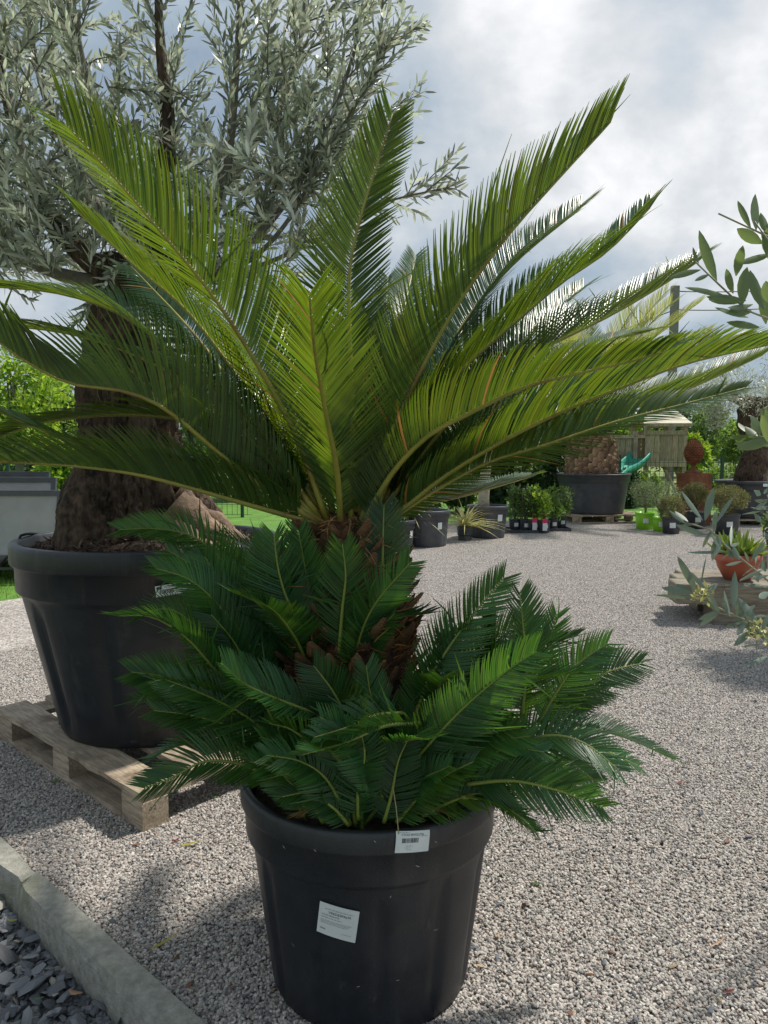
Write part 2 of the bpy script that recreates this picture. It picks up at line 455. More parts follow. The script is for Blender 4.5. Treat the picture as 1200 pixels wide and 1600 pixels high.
def ground_mat(name, stops, cell, bump, rough=0.9, blend=None):
    m = bpy.data.materials.new(name); m.use_nodes = True
    t = m.node_tree; L = t.links.new; b = t.nodes['Principled BSDF']; b.inputs['Roughness'].default_value = rough
    b.inputs['Specular IOR Level'].default_value = 0.25
    co = N(t, 'ShaderNodeTexCoord')
    vo = N(t, 'ShaderNodeTexVoronoi', i_Scale=cell); L(co.outputs['Object'], vo.inputs['Vector'])
    sp = N(t, 'ShaderNodeSeparateColor'); L(vo.outputs['Color'], sp.inputs[0])
    cr = ramp(t, stops); L(sp.outputs[0], cr.inputs[0])
    no = N(t, 'ShaderNodeTexNoise', i_Scale=1.3, i_Detail=6.0, i_Roughness=0.6); L(co.outputs['Object'], no.inputs['Vector'])
    mr = N(t, 'ShaderNodeMapRange', i_1=0.3, i_2=0.7, i_3=0.8, i_4=1.15); L(no.outputs[0], mr.inputs[0])
    h = N(t, 'ShaderNodeHueSaturation'); L(mr.outputs[0], h.inputs['Value']); L(cr.outputs[0], h.inputs['Color'])
    L(h.outputs[0], b.inputs['Base Color'])
    bp = N(t, 'ShaderNodeBump', i_Strength=0.8, i_Distance=bump, invert=True); L(vo.outputs['Distance'], bp.inputs['Height'])
    L(bp.outputs[0], b.inputs['Normal'])
    return m


M['gravel_far'] = ground_mat('gravel_far', STONES, 75, 0.01)
M['slate_bed'] = ground_mat('slate_bed', [(0, (0.06, 0.064, 0.07)), (0.5, (0.12, 0.127, 0.137)), (1, (0.2, 0.205, 0.21))], 38, 0.012)
M['lawn'] = mat('lawn', (0.075, 0.18, 0.02), (0.13, 0.27, 0.035), rough=0.9, scale=3, detail=10, bump=0.02, bscale=50)
M['meadow'] = mat('meadow', (0.10, 0.17, 0.04), (0.24, 0.27, 0.09), rough=0.95, scale=0.4, detail=10, bump=0.05, bscale=6)


# ------------------------------------------------------------------ ground
def sheet(name, pts, z, m, sub=None):
    me = bpy.data.meshes.new(name)
    me.from_pydata([(x, y, z) for x, y in pts], [], [tuple(range(len(pts)))])
    return tag(link(name, me, m), kind='structure')


K0 = Vector((-1.26, 2.34, 0)); K1 = Vector((-0.42, 1.57, 0))      # gravel-side edge of the kerb
KD = (K1 - K0).normalized(); KN = Vector((-KD.y, KD.x, 0))       # along, and towards the gravel
if KN.y < 0: KN = -KN


def kp(a, b): return K0 + KD * a + KN * b


slate_corner = [kp(-8, -0.05), kp(8, -0.05), kp(8, -2.02), kp(-8, -2.02)]
# the meadow sheet reaches the horizon; a hole is left where the slate bed lies lower
me_pts = [(-900, -900), (900, -900), (900, 1500), (-900, 1500)]
hole = [(p.x, p.y) for p in (kp(-8, -0.04), kp(8, -0.04), kp(8, -2), kp(-8, -2))]
mv = [(x, y, -0.012) for x, y in me_pts + hole]
# order corners by angle to stitch the ring
ho = sorted(range(4, 8), key=lambda i: math.atan2(mv[i][1] - np.mean([h[1] for h in hole]), mv[i][0] - np.mean([h[0] for h in hole])))
hc = (np.mean([h[0] for h in hole]), np.mean([h[1] for h in hole]))
oo = sorted(range(0, 4), key=lambda i: math.atan2(mv[i][1] - hc[1], mv[i][0] - hc[0]))
me = bpy.data.meshes.new('meadow_ground')
me.from_pydata(mv, [], [(oo[i], oo[(i + 1) % 4], ho[(i + 1) % 4], ho[i]) for i in range(4)])
tag(link('meadow_ground', me, M['meadow']), kind='structure')
gy = [kp(-8, -0.03), kp(8, -0.03)]
sheet('gravel_yard', [(gy[0].x, gy[0].y), (gy[1].x, gy[1].y), (9, -3), (11, 13.4), (2.2, 13.8), (-0.6, 12.0), (-1.6, 8.4), (-3.6, 6.0), (-9, 8.6)], 0.0, M['gravel_far'])
sheet('lawn', [(-14, 9.2), (-9.02, 8.62), (-3.61, 6.02), (-1.61, 8.42), (-0.61, 12.02), (2.19, 13.82), (11, 13.42), (12, 22), (-14, 24)], -0.004, M['lawn'])
sheet('slate_ground', [(p.x, p.y) for p in slate_corner], -0.10, M['slate_bed'])


def stone_verts(rng, n, sx, sy, sz, ic):
    """n angular pebbles from an icosahedron; returns verts (n,12,3) around the origin"""
    V = ic[None] * (1 + rng.uniform(-0.28, 0.28, (n, 12, 1)))
    s = np.stack([rng.uniform(*sx, n), rng.uniform(*sy, n), rng.uniform(*sz, n)], 1)
    V = V * s[:, None]
    q = nrm(rng.normal(size=(n, 4)))
    # mostly flat lying: random yaw, moderate tilt
    yaw = rng.uniform(0, 6.283, n); tl = rng.normal(0, 0.45, n); ta = rng.uniform(0, 6.283, n)
    cy, sy_ = np.cos(yaw), np.sin(yaw)
    x = V[..., 0] * cy[:, None] - V[..., 1] * sy_[:, None]; y = V[..., 0] * sy_[:, None] + V[..., 1] * cy[:, None]; z = V[..., 2]
    ca, sa = np.cos(ta)[:, None], np.sin(ta)[:, None]; ct, st = np.cos(tl)[:, None], np.sin(tl)[:, None]
    u = x * ca + y * sa; w = -x * sa + y * ca
    u2 = u * ct + z * st; z2 = -u * st + z * ct
    return np.stack([u2 * ca - w * sa, u2 * sa + w * ca, z2], -1)


ph = (1 + 5 ** 0.5) / 2
ICO = nrm(np.array([(-1, ph, 0), (1, ph, 0), (-1, -ph, 0), (1, -ph, 0), (0, -1, ph), (0, 1, ph), (0, -1, -ph), (0, 1, -ph), (ph, 0, -1), (ph, 0, 1), (-ph, 0, -1), (-ph, 0, 1)], float))
ICF = np.array([(0, 11, 5), (0, 5, 1), (0, 1, 7), (0, 7, 10), (0, 10, 11), (1, 5, 9), (5, 11, 4), (11, 10, 2), (10, 7, 6), (7, 1, 8), (3, 9, 4), (3, 4, 2), (3, 2, 6), (3, 6, 8), (3, 8, 9), (4, 9, 5), (2, 4, 11), (6, 2, 10), (8, 6, 7), (9, 8, 1)])


def stones_mesh(name, rng, n, size, sx, sy, sz, zr):
    V = stone_verts(rng, n, sx, sy, sz, ICO)
    P = np.stack([rng.uniform(-size / 2, size / 2, n), rng.uniform(-size / 2, size / 2, n), rng.uniform(*zr, n)], 1)
    V = (V + P[:, None]).reshape(-1, 3)
    F = (ICF[None] + (np.arange(n) * 12)[:, None, None]).reshape(-1, 3)
    return np_mesh(name, V, F, smooth=False)


TS = 0.5


def build_gravel():
    lib = bpy.data.collections.new('gravel_tiles')          # not linked to the scene: only instanced
    for i in range(4):
        o = bpy.data.objects.new('gravel_tile', stones_mesh('gravel_tile', RNG, 8600, TS, (0.0036, 0.0072), (0.0030, 0.0054), (0.0024, 0.0042), (0.001, 0.008)))
        o.data.materials.append(M['gravel_stone'])
        lib.objects.link(o)
    pts = []; rot = []
    ang = math.atan2(KD.y, KD.x)
    for i in range(-18, 32):
        for j in range(0, 34):
            c = kp((i + 0.5) * TS, (j + 0.5) * TS)
            if c.y < 1.2 or c.y > 13.1: continue
            if abs(c.x) > 0.56 * c.y + 0.5: continue
            if c.x < -1.7 and c.y > 6.0 + (c.x + 3.61) * 1.2 - .1 and c.y > 6.0 + (-3.61 - c.x) * .48 - .1: continue
            if c.x < -.6 and c.y > 8.4 + (c.x + 1.6) * 3.6 - .3: continue
            pts.append(c); rot.append(ang + random.randrange(4) * math.pi / 2)
    me = bpy.data.meshes.new('gravel_points')
    me.from_pydata(pts, [], [])
    a = me.attributes.new('rot', 'FLOAT_VECTOR', 'POINT')
    a.data.foreach_set('vector', np.array([(0, 0, r) for r in rot], np.float32).ravel())
    b = me.attributes.new('pick', 'INT', 'POINT')
    b.data.foreach_set('value', np.array([random.randrange(4) for _ in rot], np.int32))
    o = link('gravel', me, M['gravel_stone'])
    tag(o, kind='stuff')
    g = bpy.data.node_groups.new('gravel', 'GeometryNodeTree')
    g.interface.new_socket('Geometry', in_out='INPUT', socket_type='NodeSocketGeometry')
    g.interface.new_socket('Geometry', in_out='OUTPUT', socket_type='NodeSocketGeometry')
    gi = g.nodes.new('NodeGroupInput'); go = g.nodes.new('NodeGroupOutput')
    ci = g.nodes.new('GeometryNodeCollectionInfo'); ci.inputs[0].default_value = lib
    ci.inputs['Separate Children'].default_value = True; ci.inputs['Reset Children'].default_value = True
    ip = g.nodes.new('GeometryNodeInstanceOnPoints'); ip.inputs['Pick Instance'].default_value = True
    r = g.nodes.new('GeometryNodeInputNamedAttribute'); r.data_type = 'FLOAT_VECTOR'; r.inputs[0].default_value = 'rot'
    p = g.nodes.new('GeometryNodeInputNamedAttribute'); p.data_type = 'INT'; p.inputs[0].default_value = 'pick'
    L = g.links.new
    L(gi.outputs[0], ip.inputs['Points']); L(ci.outputs[0], ip.inputs['Instance'])
    L(r.outputs['Attribute'], ip.inputs['Rotation']); L(p.outputs['Attribute'], ip.inputs['Instance Index'])
    L(ip.outputs[0], go.inputs[0])
    md = o.modifiers.new('gravel', 'NODES'); md.node_group = g


build_gravel()

# loose darker chips and red bits lying on the gravel
def loose():
    rng = np.random.default_rng(3)
    n = 300
    V = stone_verts(rng, n, (0.006, 0.014), (0.004, 0.008), (0.002, 0.0035), ICO)
    y = 1.5 + rng.random(n) ** 1.5 * 5; x = (rng.random(n) - 0.42) * y * 1.05
    ok = np.array([(Vector((a, b, 0)) - K0).dot(KN) > 0.03 for a, b in zip(x, y)])
    P = np.stack([x, y, np.full(n, 0.014)], 1)
    V = (V + P[:, None])[ok]
    F = (ICF[None] + (np.arange(len(V)) * 12)[:, None, None]).reshape(-1, 3)
    o = link('loose_chippings', np_mesh('loose_chippings', V.reshape(-1, 3), F, False),
             stone_mat('chip', [(0, (0.09, 0.10, 0.12)), (0.55, (0.14, 0.15, 0.17)), (0.62, (0.20, 0.09, 0.055)), (0.8, (0.17, 0.10, 0.06)), (0.9, (0.36, 0.26, 0.15)), (1, (0.3, 0.24, 0.15))]))
    tag(o, kind='stuff')


loose()

# ------------------------------------------------------------------ kerb and slate chips
def build_kerb():
    k = thing('concrete_kerb', 'weathered grey concrete kerb with chipped top between gravel and slate chips', 'kerb', (0, 0, 0))
    for a0, a1, seed in ((-8.0, -3.004, 3), (-3.0, 0.27, 1), (0.275, 2.6, 2), (2.604, 8.0, 4)):
        rng = random.Random(seed)
        n = 90; w = 0.075; vs = []; fs = []
        prof = [(-w, -0.16), (-w, 0.0), (-w + 0.005, 0.022), (-0.005, 0.026), (0.0, 0.015), (0, -0.06)]
        for i in range(n + 1):
            a = a0 + (a1 - a0) * i / n
            chip = 0.0
            dc = abs(a - 0.24)
            if dc < 0.11: chip = (0.11 - dc) / 0.11
            for j, (b, z) in enumerate(prof):
                nz = noise.noise(Vector((a * 9, j * 3.1, seed)))
                bb, zz = b, z
                if j in (1, 2): bb += 0.003 * nz + chip * 0.028; zz -= chip * 0.022 * (1 + 0.8 * nz)
                if j == 3: zz -= chip * 0.02 * (0.6 + nz); zz += 0.0015 * nz
                if j == 4: bb += 0.004 * nz - chip * 0.01; zz -= chip * 0.008
                p = kp(a, bb); vs.append((p.x, p.y, zz))
        m = len(prof)
        for i in range(n):
            for j in range(m - 1):
                fs.append((i * m + j, i * m + j + 1, (i + 1) * m + j + 1, (i + 1) * m + j))
        fs.append(tuple(range(m))); fs.append(tuple(n * m + j for j in range(m - 1, -1, -1)))
        mb = MB(); mb.add(vs, fs, False); mb.build('kerb_stone', M['concrete'], k)


build_kerb()


def build_slate():
    bed = thing('slate_mulch', 'bed of blue grey slate chips below the kerb in the bottom left corner', 'slate chips')
    rng = np.random.default_rng(11)
    n = 16000
    V = stone_verts(rng, n, (0.008, 0.02), (0.006, 0.014), (0.003, 0.007), ICO)
    a = np.where(rng.random(n) < .3, rng.uniform(-.2, 1.2, n), rng.uniform(-3.0, 2.4, n)); b = -0.08 - rng.uniform(0, 1, n) ** 1.4 * 1.6
    P = np.array([kp(x, y) for x, y in zip(a, b)]); P[:, 2] = rng.uniform(-0.098, -0.085, n)
    V = (V + P[:, None]).reshape(-1, 3)
    F = (ICF[None] + (np.arange(n) * 12)[:, None, None]).reshape(-1, 3)
    o = link('small_chips', np_mesh('small_chips', V, F, False), M['slate'], bed); tag(o, kind='stuff')
    shapes = []
    for i in range(10):
        v = stone_verts(rng, 1, (0.9, 1.3), (0.5, 0.8), (0.16, 0.3), ICO)[0]
        shapes.append(np_mesh('slate_chip', v, ICF, False)); shapes[-1].materials.append(M['slate'])
    for i in range(290):
        a = rng.uniform(0.05, 1.05); b = -0.085 - rng.uniform(0, 0.27)
        p = kp(a, b)
        c = bpy.data.objects.new('slate_chip', shapes[i % 10]); COL.objects.link(c); c.parent = bed
        s = rng.uniform(0.012, 0.026) if i > 14 else rng.uniform(0.03, 0.045)
        c.location = (p.x, p.y, -0.084 + s * 0.35 + rng.uniform(0, 0.012))
        c.scale = (s, s, s); c.rotation_euler = (rng.normal(0, 0.25), rng.normal(0, 0.25), rng.uniform(0, 6.28))


build_slate()


def fallen(px, py, L, ang, m, label, z=0.012, W=0.3):
    p = at_z(px, py, z)
    d = np.array([[math.cos(ang), math.sin(ang), 0.06]])
    V, Q = strips([list(p)], d, [[0.1, 0.1, 1]], [L], [L * W], [0, .15, .35, .6, .85, 1], [.08, .6, 1, .9, .45, .04], bend=np.array([[0.0, 0.05, 0.12]]), fold=0.22, cols=3)
    V[:, 2] += 0.004
    o = link('fallen_leaf', np_mesh('fallen_leaf', V, Q), m)
    tag(o, label, 'leaf', 'leaves fallen on the ground')


M['leaf_y'] = leaf_mat('fallen_yellow', (0.45, 0.42, 0.08), (0.45, 0.42, 0.1), (0.4, 0.4, 0.05), var=0.1)
M['leaf_t'] = leaf_mat('fallen_tan', (0.50, 0.30, 0.14), (0.52, 0.33, 0.17), (0.3, 0.2, 0.1), var=0.1)
M['leaf_r'] = leaf_mat('fallen_red', (0.20, 0.05, 0.03), (0.2, 0.06, 0.03), (0.2, 0.05, 0.02), var=0.1)
M['leaf_g'] = leaf_mat('fallen_green', (0.07, 0.18, 0.03), (0.1, 0.2, 0.04), (0.2, 0.3, 0.05), var=0.1)
for a in [(12, 1437, .05, -0.4, 'leaf_y', 'yellow leaf lying on slate beside the kerb', -0.06, .35),
          (108, 1548, .06, -0.5, 'leaf_t', 'tan curled leaf on the slate chips near the bottom edge', -0.06, .35),
          (52, 1562, .035, -.1, 'leaf_g', 'small green leaf among the slate chips', -0.06, .25),
          (232, 1485, .09, .6, 'leaf_y', 'long thin yellow green leaf on the gravel left of the pot', 0.012, .14),
          (280, 1322, .085, .15, 'leaf_y', 'straw coloured leaf just below the pallet corner', 0.012, .2),
          (268, 1316, .05, .5, 'leaf_r', 'dark red curled leaf just below the pallet corner', 0.012, .35),
          (125, 1258, .05, -.3, 'leaf_r', 'dark red leaf beside the lower board of the pallet', 0.012, .3),
          (335, 1248, .035, 1.6, 'leaf_g', 'small green leaf right of the pallet corner', 0.012, .35),
          (80, 1225, .05, 1.1, 'leaf_g', 'green leaf on the gravel left of the pallet', 0.012, .3),
          (830, 1379, .05, -.6, 'leaf_g', 'tiny green sprig on the gravel right of the pot', 0.012, .3),
          (1058, 1224, .05, .3, 'leaf_r', 'rust red leaf on the open gravel at the right', 0.012, .4),
          (1130, 1552, .05, .1, 'leaf_r', 'orange red chip of leaf near the bottom right corner', 0.012, .35),
          (1110, 1480, .07, .4, 'leaf_t', 'pale dry twig like leaf near the bottom right', 0.012, .1)]:
    fallen(a[0], a[1], a[2] * (.6 if a[4] == 'leaf_r' else .85), a[3], M[a[4]], a[5], *a[6:])


# ------------------------------------------------------------------ pots
def pot_mesh(R, r, H, rimh, bandh, nf, amp, n=128, soil=0.88):
    zb = H - rimh - bandh
    rt = R - 0.055 * R - 0.008     # body radius under the band
    def rad(z): return r + (rt - r) * (z / zb)
    prof = [(r * 0.9, 0.0), (r * 0.985, 0.004), (r, 0.016)]
    rows = 8
    for i in range(rows + 1):
        z = 0.04 * H + (zb - 0.04 * H - 0.03 * H) * i / rows
        prof.append((rad(z), z))
    lo, hi = 3, 3 + rows
    prof += [(rad(zb) + 0.001, zb - 0.008), (R * 0.955, zb), (R * 0.962, zb + 0.006), (R * 0.967, H - rimh - 0.003),
             (R * 0.992, H - rimh), (R, H - rimh + 0.006), (R, H - 0.012), (R * 0.992, H - 0.003), (R * 0.978, H), (R * 0.945, H), (R * 0.93, H - 0.008),
             (R * 0.915, H - rimh), (R * 0.89, H * soil - 0.03)]
    def mod(th, i, z):
        if lo < i < hi:
            u = (th * nf / (2 * math.pi)) % 1.0
            s = min(u, 1 - u)            # 0 at groove centre
            g = max(0, 1 - s / 0.16)
            return -amp * (3 * g * g - 2 * g ** 3)
        return 0
    mb = MB(); mb.lathe(prof, n, mod=mod)
    mb.f.append(tuple(range(n))); mb.sm.append(False)
    return mb


def soil_disc(r, z, mound, parent, m, seed=0, name='soil', n=40, rings=14, cx=0, cy=0):
    vs = [(cx, cy, z + mound)]; fs = []
    for i in range(1, rings + 1):
        for k in range(n):
            a = 2 * math.pi * k / n; q = r * i / rings
            h = mound * (1 - (i / rings) ** 2) + 0.018 * r * 2.5 * noise.noise(Vector((q * math.cos(a) * 9 / r * .3, q * math.sin(a) * 9 / r * .3, seed)))
            vs.append((cx + q * math.cos(a), cy + q * math.sin(a), z + h))
    for k in range(n):
        fs.append((0, 1 + k, 1 + (k + 1) % n))
    for i in range(rings - 1):
        for k in range(n):
            a = 1 + i * n + k; b = 1 + i * n + (k + 1) % n
            fs.append((a, a + n, b + n, b))
    mb = MB(); mb.add(vs, fs, True)
    return mb.build(name, m, parent)


def wrap(th0, z0, rfun, tilt, off):
    ct, st = math.cos(tilt), math.sin(tilt)
    def f(u, v, o=0.0):
        uu = u * ct - v * st; vv = u * st + v * ct
        z = z0 + vv; R = rfun(z) + off + o
        th = th0 + uu / R
        return (R * math.cos(th), R * math.sin(th), z)
    return f


def sticker(parent, f, w, h, m, name='label', nu=10, nv=4, corner=0.0):
    mb = MB(); vs = []; fs = []
    for o in (0.0, 0.0006):
        for j in range(nv + 1):
            for i in range(nu + 1):
                vs.append(f(-w / 2 + w * i / nu, -h / 2 + h * j / nv, o))
    k = (nu + 1) * (nv + 1)
    for j in range(nv):
        for i in range(nu):
            a = j * (nu + 1) + i
            fs.append((k + a, k + a + 1, k + a + nu + 2, k + a + nu + 1)); fs.append((a, a + nu + 1, a + nu + 2, a + 1))
    mb.add(vs, fs, False)
    return mb.build(name, m, parent)


def text_on(parent, f, txt, size, u, v, m, name='lettering', o=0.0012):
    cu = bpy.data.curves.new(name, 'FONT'); cu.body = txt; cu.size = size; cu.resolution_u = 2
    ob = bpy.data.objects.new('tmp', cu); COL.objects.link(ob)
    bpy.context.view_layer.update()
    me = bpy.data.meshes.new_from_object(ob.evaluated_get(bpy.context.evaluated_depsgraph_get()))
    bpy.data.objects.remove(ob); bpy.data.curves.remove(cu)
    me.name = name
    for vv in me.vertices:
        vv.co = f(u + vv.co.x, v + vv.co.y, o)
    me.update()
    return link(name, me, m, parent)


def bars(parent, f, u0, v0, w, h, m, seed=0, name='barcode', n=26):
    rng = random.Random(seed); mb = MB(); x = 0
    while x < w:
        b = rng.choice((1, 1, 2, 3)) * w / 70
        vs = [f(u0 + x, v0, .0012), f(u0 + x + b, v0, .0012), f(u0 + x + b, v0 + h, .0012), f(u0 + x, v0 + h, .0012)]
        mb.add(vs, [(0, 1, 2, 3)]); x += b + rng.choice((1, 1, 2)) * w / 60
    return mb.build(name, m, parent)


def print_lines(parent, f, rows, m, name='small_print'):
    mb = MB(); rng = random.Random(5)
    for (u, v, w, h) in rows:
        x = 0
        while x < w:
            b = rng.uniform(.004, .009) * (h / 0.0016)
            b = min(b, w - x)
            if b > 0.0005: mb.add([f(u + x, v, .0012), f(u + x + b, v, .0012), f(u + x + b, v + h, .0012), f(u + x, v + h, .0012)], [(0, 1, 2, 3)])
            x += b + .0016
    return mb.build(name, m, parent)


# ------------------------------------------------------------------ fronds
UPV = Vector((0, 0, 1))
LTS = [0, .12, .4, .72, 1.0]; LWS = [.6, 1.0, 1.0, .82, .2]


def frond(parent, world, axis, Lmax, spacing=0.0066, lift=0.75, roll=0.0, width=0.0076, mats=('cyc', 'rachis'), start=0.07, droop=0.05,
          rr=0.006, ang0=66, ang1=36, prof0=0.28, prof1=0.5, seed=0, skip=0.015, inward=0.6, gaps=(), label=None, face=None, mess=.035):
    """one feather leaf: the rachis is the part, its leaflets one sub-part"""
    rng = np.random.default_rng(seed + 100)
    A, tot = catmull(world, 40)
    T = nrm(np.gradient(A, axis=0))
    ax = np.array([axis[0], axis[1]])
    ref = np.zeros_like(A); ref[:, 2] = 1.0
    ref[:, :2] = -(A[:, :2] - ax) * inward / max(0.25, np.linalg.norm(A[-1, :2] - ax))
    # constant-ish reference frame along the leaf
    ref = ref.mean(0)[None] * 0.7 + ref * 0.3
    if face is not None: ref = np.repeat(nrm(np.array([face], float)), len(A), 0)
    Nn = nrm(ref - T * (ref * T).sum(1)[:, None])
    S = np.cross(T, Nn)
    if roll:
        c, s = math.cos(roll), math.sin(roll)
        Nn, S = Nn * c + S * s, S * c - Nn * s
    mb = MB()
    rads = [rr * (1.25 - 1.0 * i / 39) for i in range(40)]
    mb.tube([Vector(a) for a in A[::2]] + [Vector(A[-1])], rads[::2] + [rads[-1] * .6], n=6)
    rm = mb.build('frond', M[mats[1]], parent)
    if label: rm['label'] = label
    n = int(tot * (1 - start) / spacing)
    s = start + (1 - start) * (np.arange(n) + 0.5) / n
    parts = []
    for side in (-1, 1):
        ss = np.clip(s + rng.normal(0, 0.12, n) * spacing / tot, start, 0.999)
        keep = rng.random(n) > skip
        for g0, g1, gs in gaps:
            if gs in (0, side): keep &= ~((ss > g0) & (ss < g1))
        ss = ss[keep]
        f = ss * 39; i = np.clip(f.astype(int), 0, 38); w = (f - i)[:, None]
        def ip(X): return X[i] * (1 - w) + X[i + 1] * w
        P, t, nn, sd = ip(A), nrm(ip(T)), nrm(ip(Nn)), nrm(ip(S)) * side
        r = rr * (1.2 - ss)[:, None]
        P = P + sd * r * 0.6 + nn * r * 0.5
        a = np.radians(ang0 + (ang1 - ang0) * ss ** 1.15) + rng.normal(0, 0.014, len(ss))
        lf = lift + rng.normal(0, 0.025, len(ss)) + 0.07 * np.sin(ss * 17 + seed)
        lat = sd * np.cos(lf)[:, None] + nn * np.sin(lf)[:, None]
        D = t * np.cos(a)[:, None] + lat * np.sin(a)[:, None]
        LN = np.cross(D, np.cross(nn * np.cos(lf)[:, None] - sd * np.sin(lf)[:, None], D))     # leaflet upper side
        env = np.where(ss < .38, prof0 + (1 - prof0) * np.sin(ss / .38 * math.pi / 2), 1 - (1 - prof1) * ((ss - .38) / .62) ** 1.8)
        L = Lmax * env * (1 + rng.normal(0, 0.018, len(ss)))
        bend = t * 0.16 - LN * (droop + rng.uniform(-.015, .02, len(ss)))[:, None] + np.array([0, 0, -droop * .6])
        odd = rng.random(len(ss)) < mess            # bent and twisted leaflets
        bend[odd] += rng.normal(0, .42, (odd.sum(), 3)); D[odd] += rng.normal(0, .13, (odd.sum(), 3))
        parts.append(strips(P, D, LN, L, width * (0.85 + .15 * env), LTS, LWS, bend=bend, fold=0.20, cols=3))
    V, Q = cat_strips(parts)
    o = link('leaflets', np_mesh('leaflets', V, Q), M[mats[0]], rm)
    tag(o, kind='stuff')
    return rm


def px_path(pts, Y0, Y1, pw=1.3):
    """pixel polyline, depth running from Y0 at the base to Y1 at the tip"""
    d = [0]
    for a, b in zip(pts, pts[1:]): d.append(d[-1] + math.dist(a, b))
    return [at_y(p[0], p[1], Y0 + (Y1 - Y0) * (q / d[-1]) ** pw) for p, q in zip(pts, d)]


AX = (-0.097, 1.80)
PC = Vector((-0.035, 1.77, 0))          # pot centre
R_, r_, H_ = 0.317, 0.243, 0.515


def build_cycad():
    root = thing('potted_cycad', 'large cycad with long arching feather fronds in a black fluted pot in the foreground', 'potted plant', PC)
    inv = -PC

    def loc(ps): return [Vector(p) + inv for p in ps]
    ax = (AX[0] - PC.x, AX[1] - PC.y)
    pot_mesh(R_, r_, H_, 0.05, 0.075, 12, 0.009).build('pot', M['pot'], root).rotation_euler = (0, 0, 0.1)
    pot = root.children[0]
    zb = H_ - 0.125; rt = R_ * 0.945 - 0.008

    def rf(z): return (r_ + (rt - r_) * z / zb) if z < zb else R_ * 0.967

    # paper label on the body
    f = wrap(-math.pi / 2 - 0.33, 0.297, rf, -0.16, 0.0035)
    lab = sticker(pot, f, 0.088, 0.078, M['white'])
    def txt(*a): text_on(pot, *a)
    txt(f, 'VREDESPALM', 0.0085, -0.022, 0.016, M['ink'])
    txt(f, 'CYCAS REVOLUTA', 0.0048, -0.037, 0.0095, M['ink'])
    print_lines(pot, f, [(-.03, .026, .062, .0013), (-.037, .004, .045, .0014), (-.037, -.003, .07, .0011), (-.037, -.0065, .066, .0011), (-.037, -.010, .06, .0011), (.012, -.026, .022, .001), (-.037, -.026, .014, .003)], M['grey_ink'])
    # pale scuffs on the plastic
    rs = random.Random(8); mb = MB()
    for th0, z0 in ((-1.32, .43), (-2.3, .45), (-2.02, .47), (-1.5, .36), (-1.75, .14), (-1.42, .15), (-2.35, .2), (-1.2, .48), (-1.62, .50), (-1.1, .25)):
        q = wrap(th0, z0, rf, rs.uniform(-1, 1), .0012 if z0 < .46 else R_ * .033 + .001); L = rs.uniform(.006, .016)
        mb.add([q(-L / 2, 0), q(0, -.0009), q(L / 2, .001), q(0, .0012)], [(0, 1, 2, 3)])
    mb.build('scuff_marks', mat('scuff', (0.30, 0.31, 0.31)), pot)
    # tag hanging over the rim
    f2 = wrap(-math.pi / 2 + 0.20, H_ - 0.022, lambda z: R_ + max(0, (z - H_ + 0.01)) * -0.4, -0.10, 0.004)
    sticker(pot, f2, 0.074, 0.044, M['white'], name='hang_tag')
    bars(pot, f2, -.024, -.001, .034, .010, M['ink'])
    text_on(pot, f2, 'CYCAS REVOLUTA', 0.0058, -.026, .0135, M['ink'])
    print_lines(pot, f2, [(-.030, .019, .022, .001), (.018, .0115, .014, .001), (-.014, -.008, .014, .001), (-.016, -.012, .012, .001), (-.012, -.016, .010, .001)], M['grey_ink'])
    mb = MB()
    tp = Vector(f2(0.0, 0.020, .001))
    mb.tube([tp, tp + Vector((-.005, .012, .05)), tp + Vector((-.012, .03, .09)), tp + Vector((-.01, .05, .13))], 0.0012, 5)
    mb.build('tag_string', mat('string', (0.35, 0.30, 0.15)), root)
    soil_disc(R_ * 0.9, H_ - 0.055, 0.03, root, M['soil'])
    # trunk: core and overlapping old leaf bases
    tc = Vector((ax[0], ax[1], 0))
    prof = [(0.155, H_ - 0.06), (0.165, 0.56), (0.168, 0.66), (0.165, 0.78), (0.155, 0.9), (0.14, 1.0), (0.115, 1.07), (0.08, 1.12), (0.02, 1.15)]
    mb = MB(); mb.lathe(prof, 36, c=tc, mod=lambda th, i, z: 0.012 * noise.noise(Vector((math.cos(th) * 4, math.sin(th) * 4, z * 14))))
    tr = mb.build('trunk', M['fibre'], root)
    sh = []
    for k in range(6):
        rng = random.Random(k)
        mb = MB(); L = 0.055; w = 0.026
        vs = []
        for t, q, h in ((0, 1, .5), (.4, .9, .55), (.8, .55, .4), (1.0, .18, .2)):
            for (a, b) in ((-1, 0), (0, 1), (1, 0), (0, -1)):
                vs.append((t * L + rng.uniform(-.003, .003), a * w * q * .8 + rng.uniform(-.002, .002), b * .012 * h + t * t * .008))
        fs = [(i * 4 + j, i * 4 + (j + 1) % 4, i * 4 + 4 + (j + 1) % 4, i * 4 + 4 + j) for i in range(3) for j in range(4)] + [(12, 13, 14, 15)]
        mb.add(vs, fs)
        me = bpy.data.meshes.new('leaf_base'); me.from_pydata(mb.v, [], mb.f); me.materials.append(M['scale']); sh.append(me)
    k = 0
    for row in range(17):
        z = 0.50 + row * 0.037
        rr = np.interp(z, [.5, .66, .9, 1.0, 1.07, 1.12], [.155, .162, .15, .132, .10, .07])
        for c in range(18):
            th = 2 * math.pi * (c + 0.5 * (row % 2)) / 18 + random.uniform(-.06, .06)
            o = bpy.data.objects.new('leaf_base', sh[k % 6]); COL.objects.link(o); o.parent = tr
            o.location = (tc.x + rr * math.cos(th), tc.y + rr * math.sin(th), z + random.uniform(-.008, .008))
            o.rotation_euler = (random.uniform(-.3, .3), -random.uniform(.5, 1.0), th)
            o.scale = (random.uniform(.8, 1.25),) * 3
            k += 1
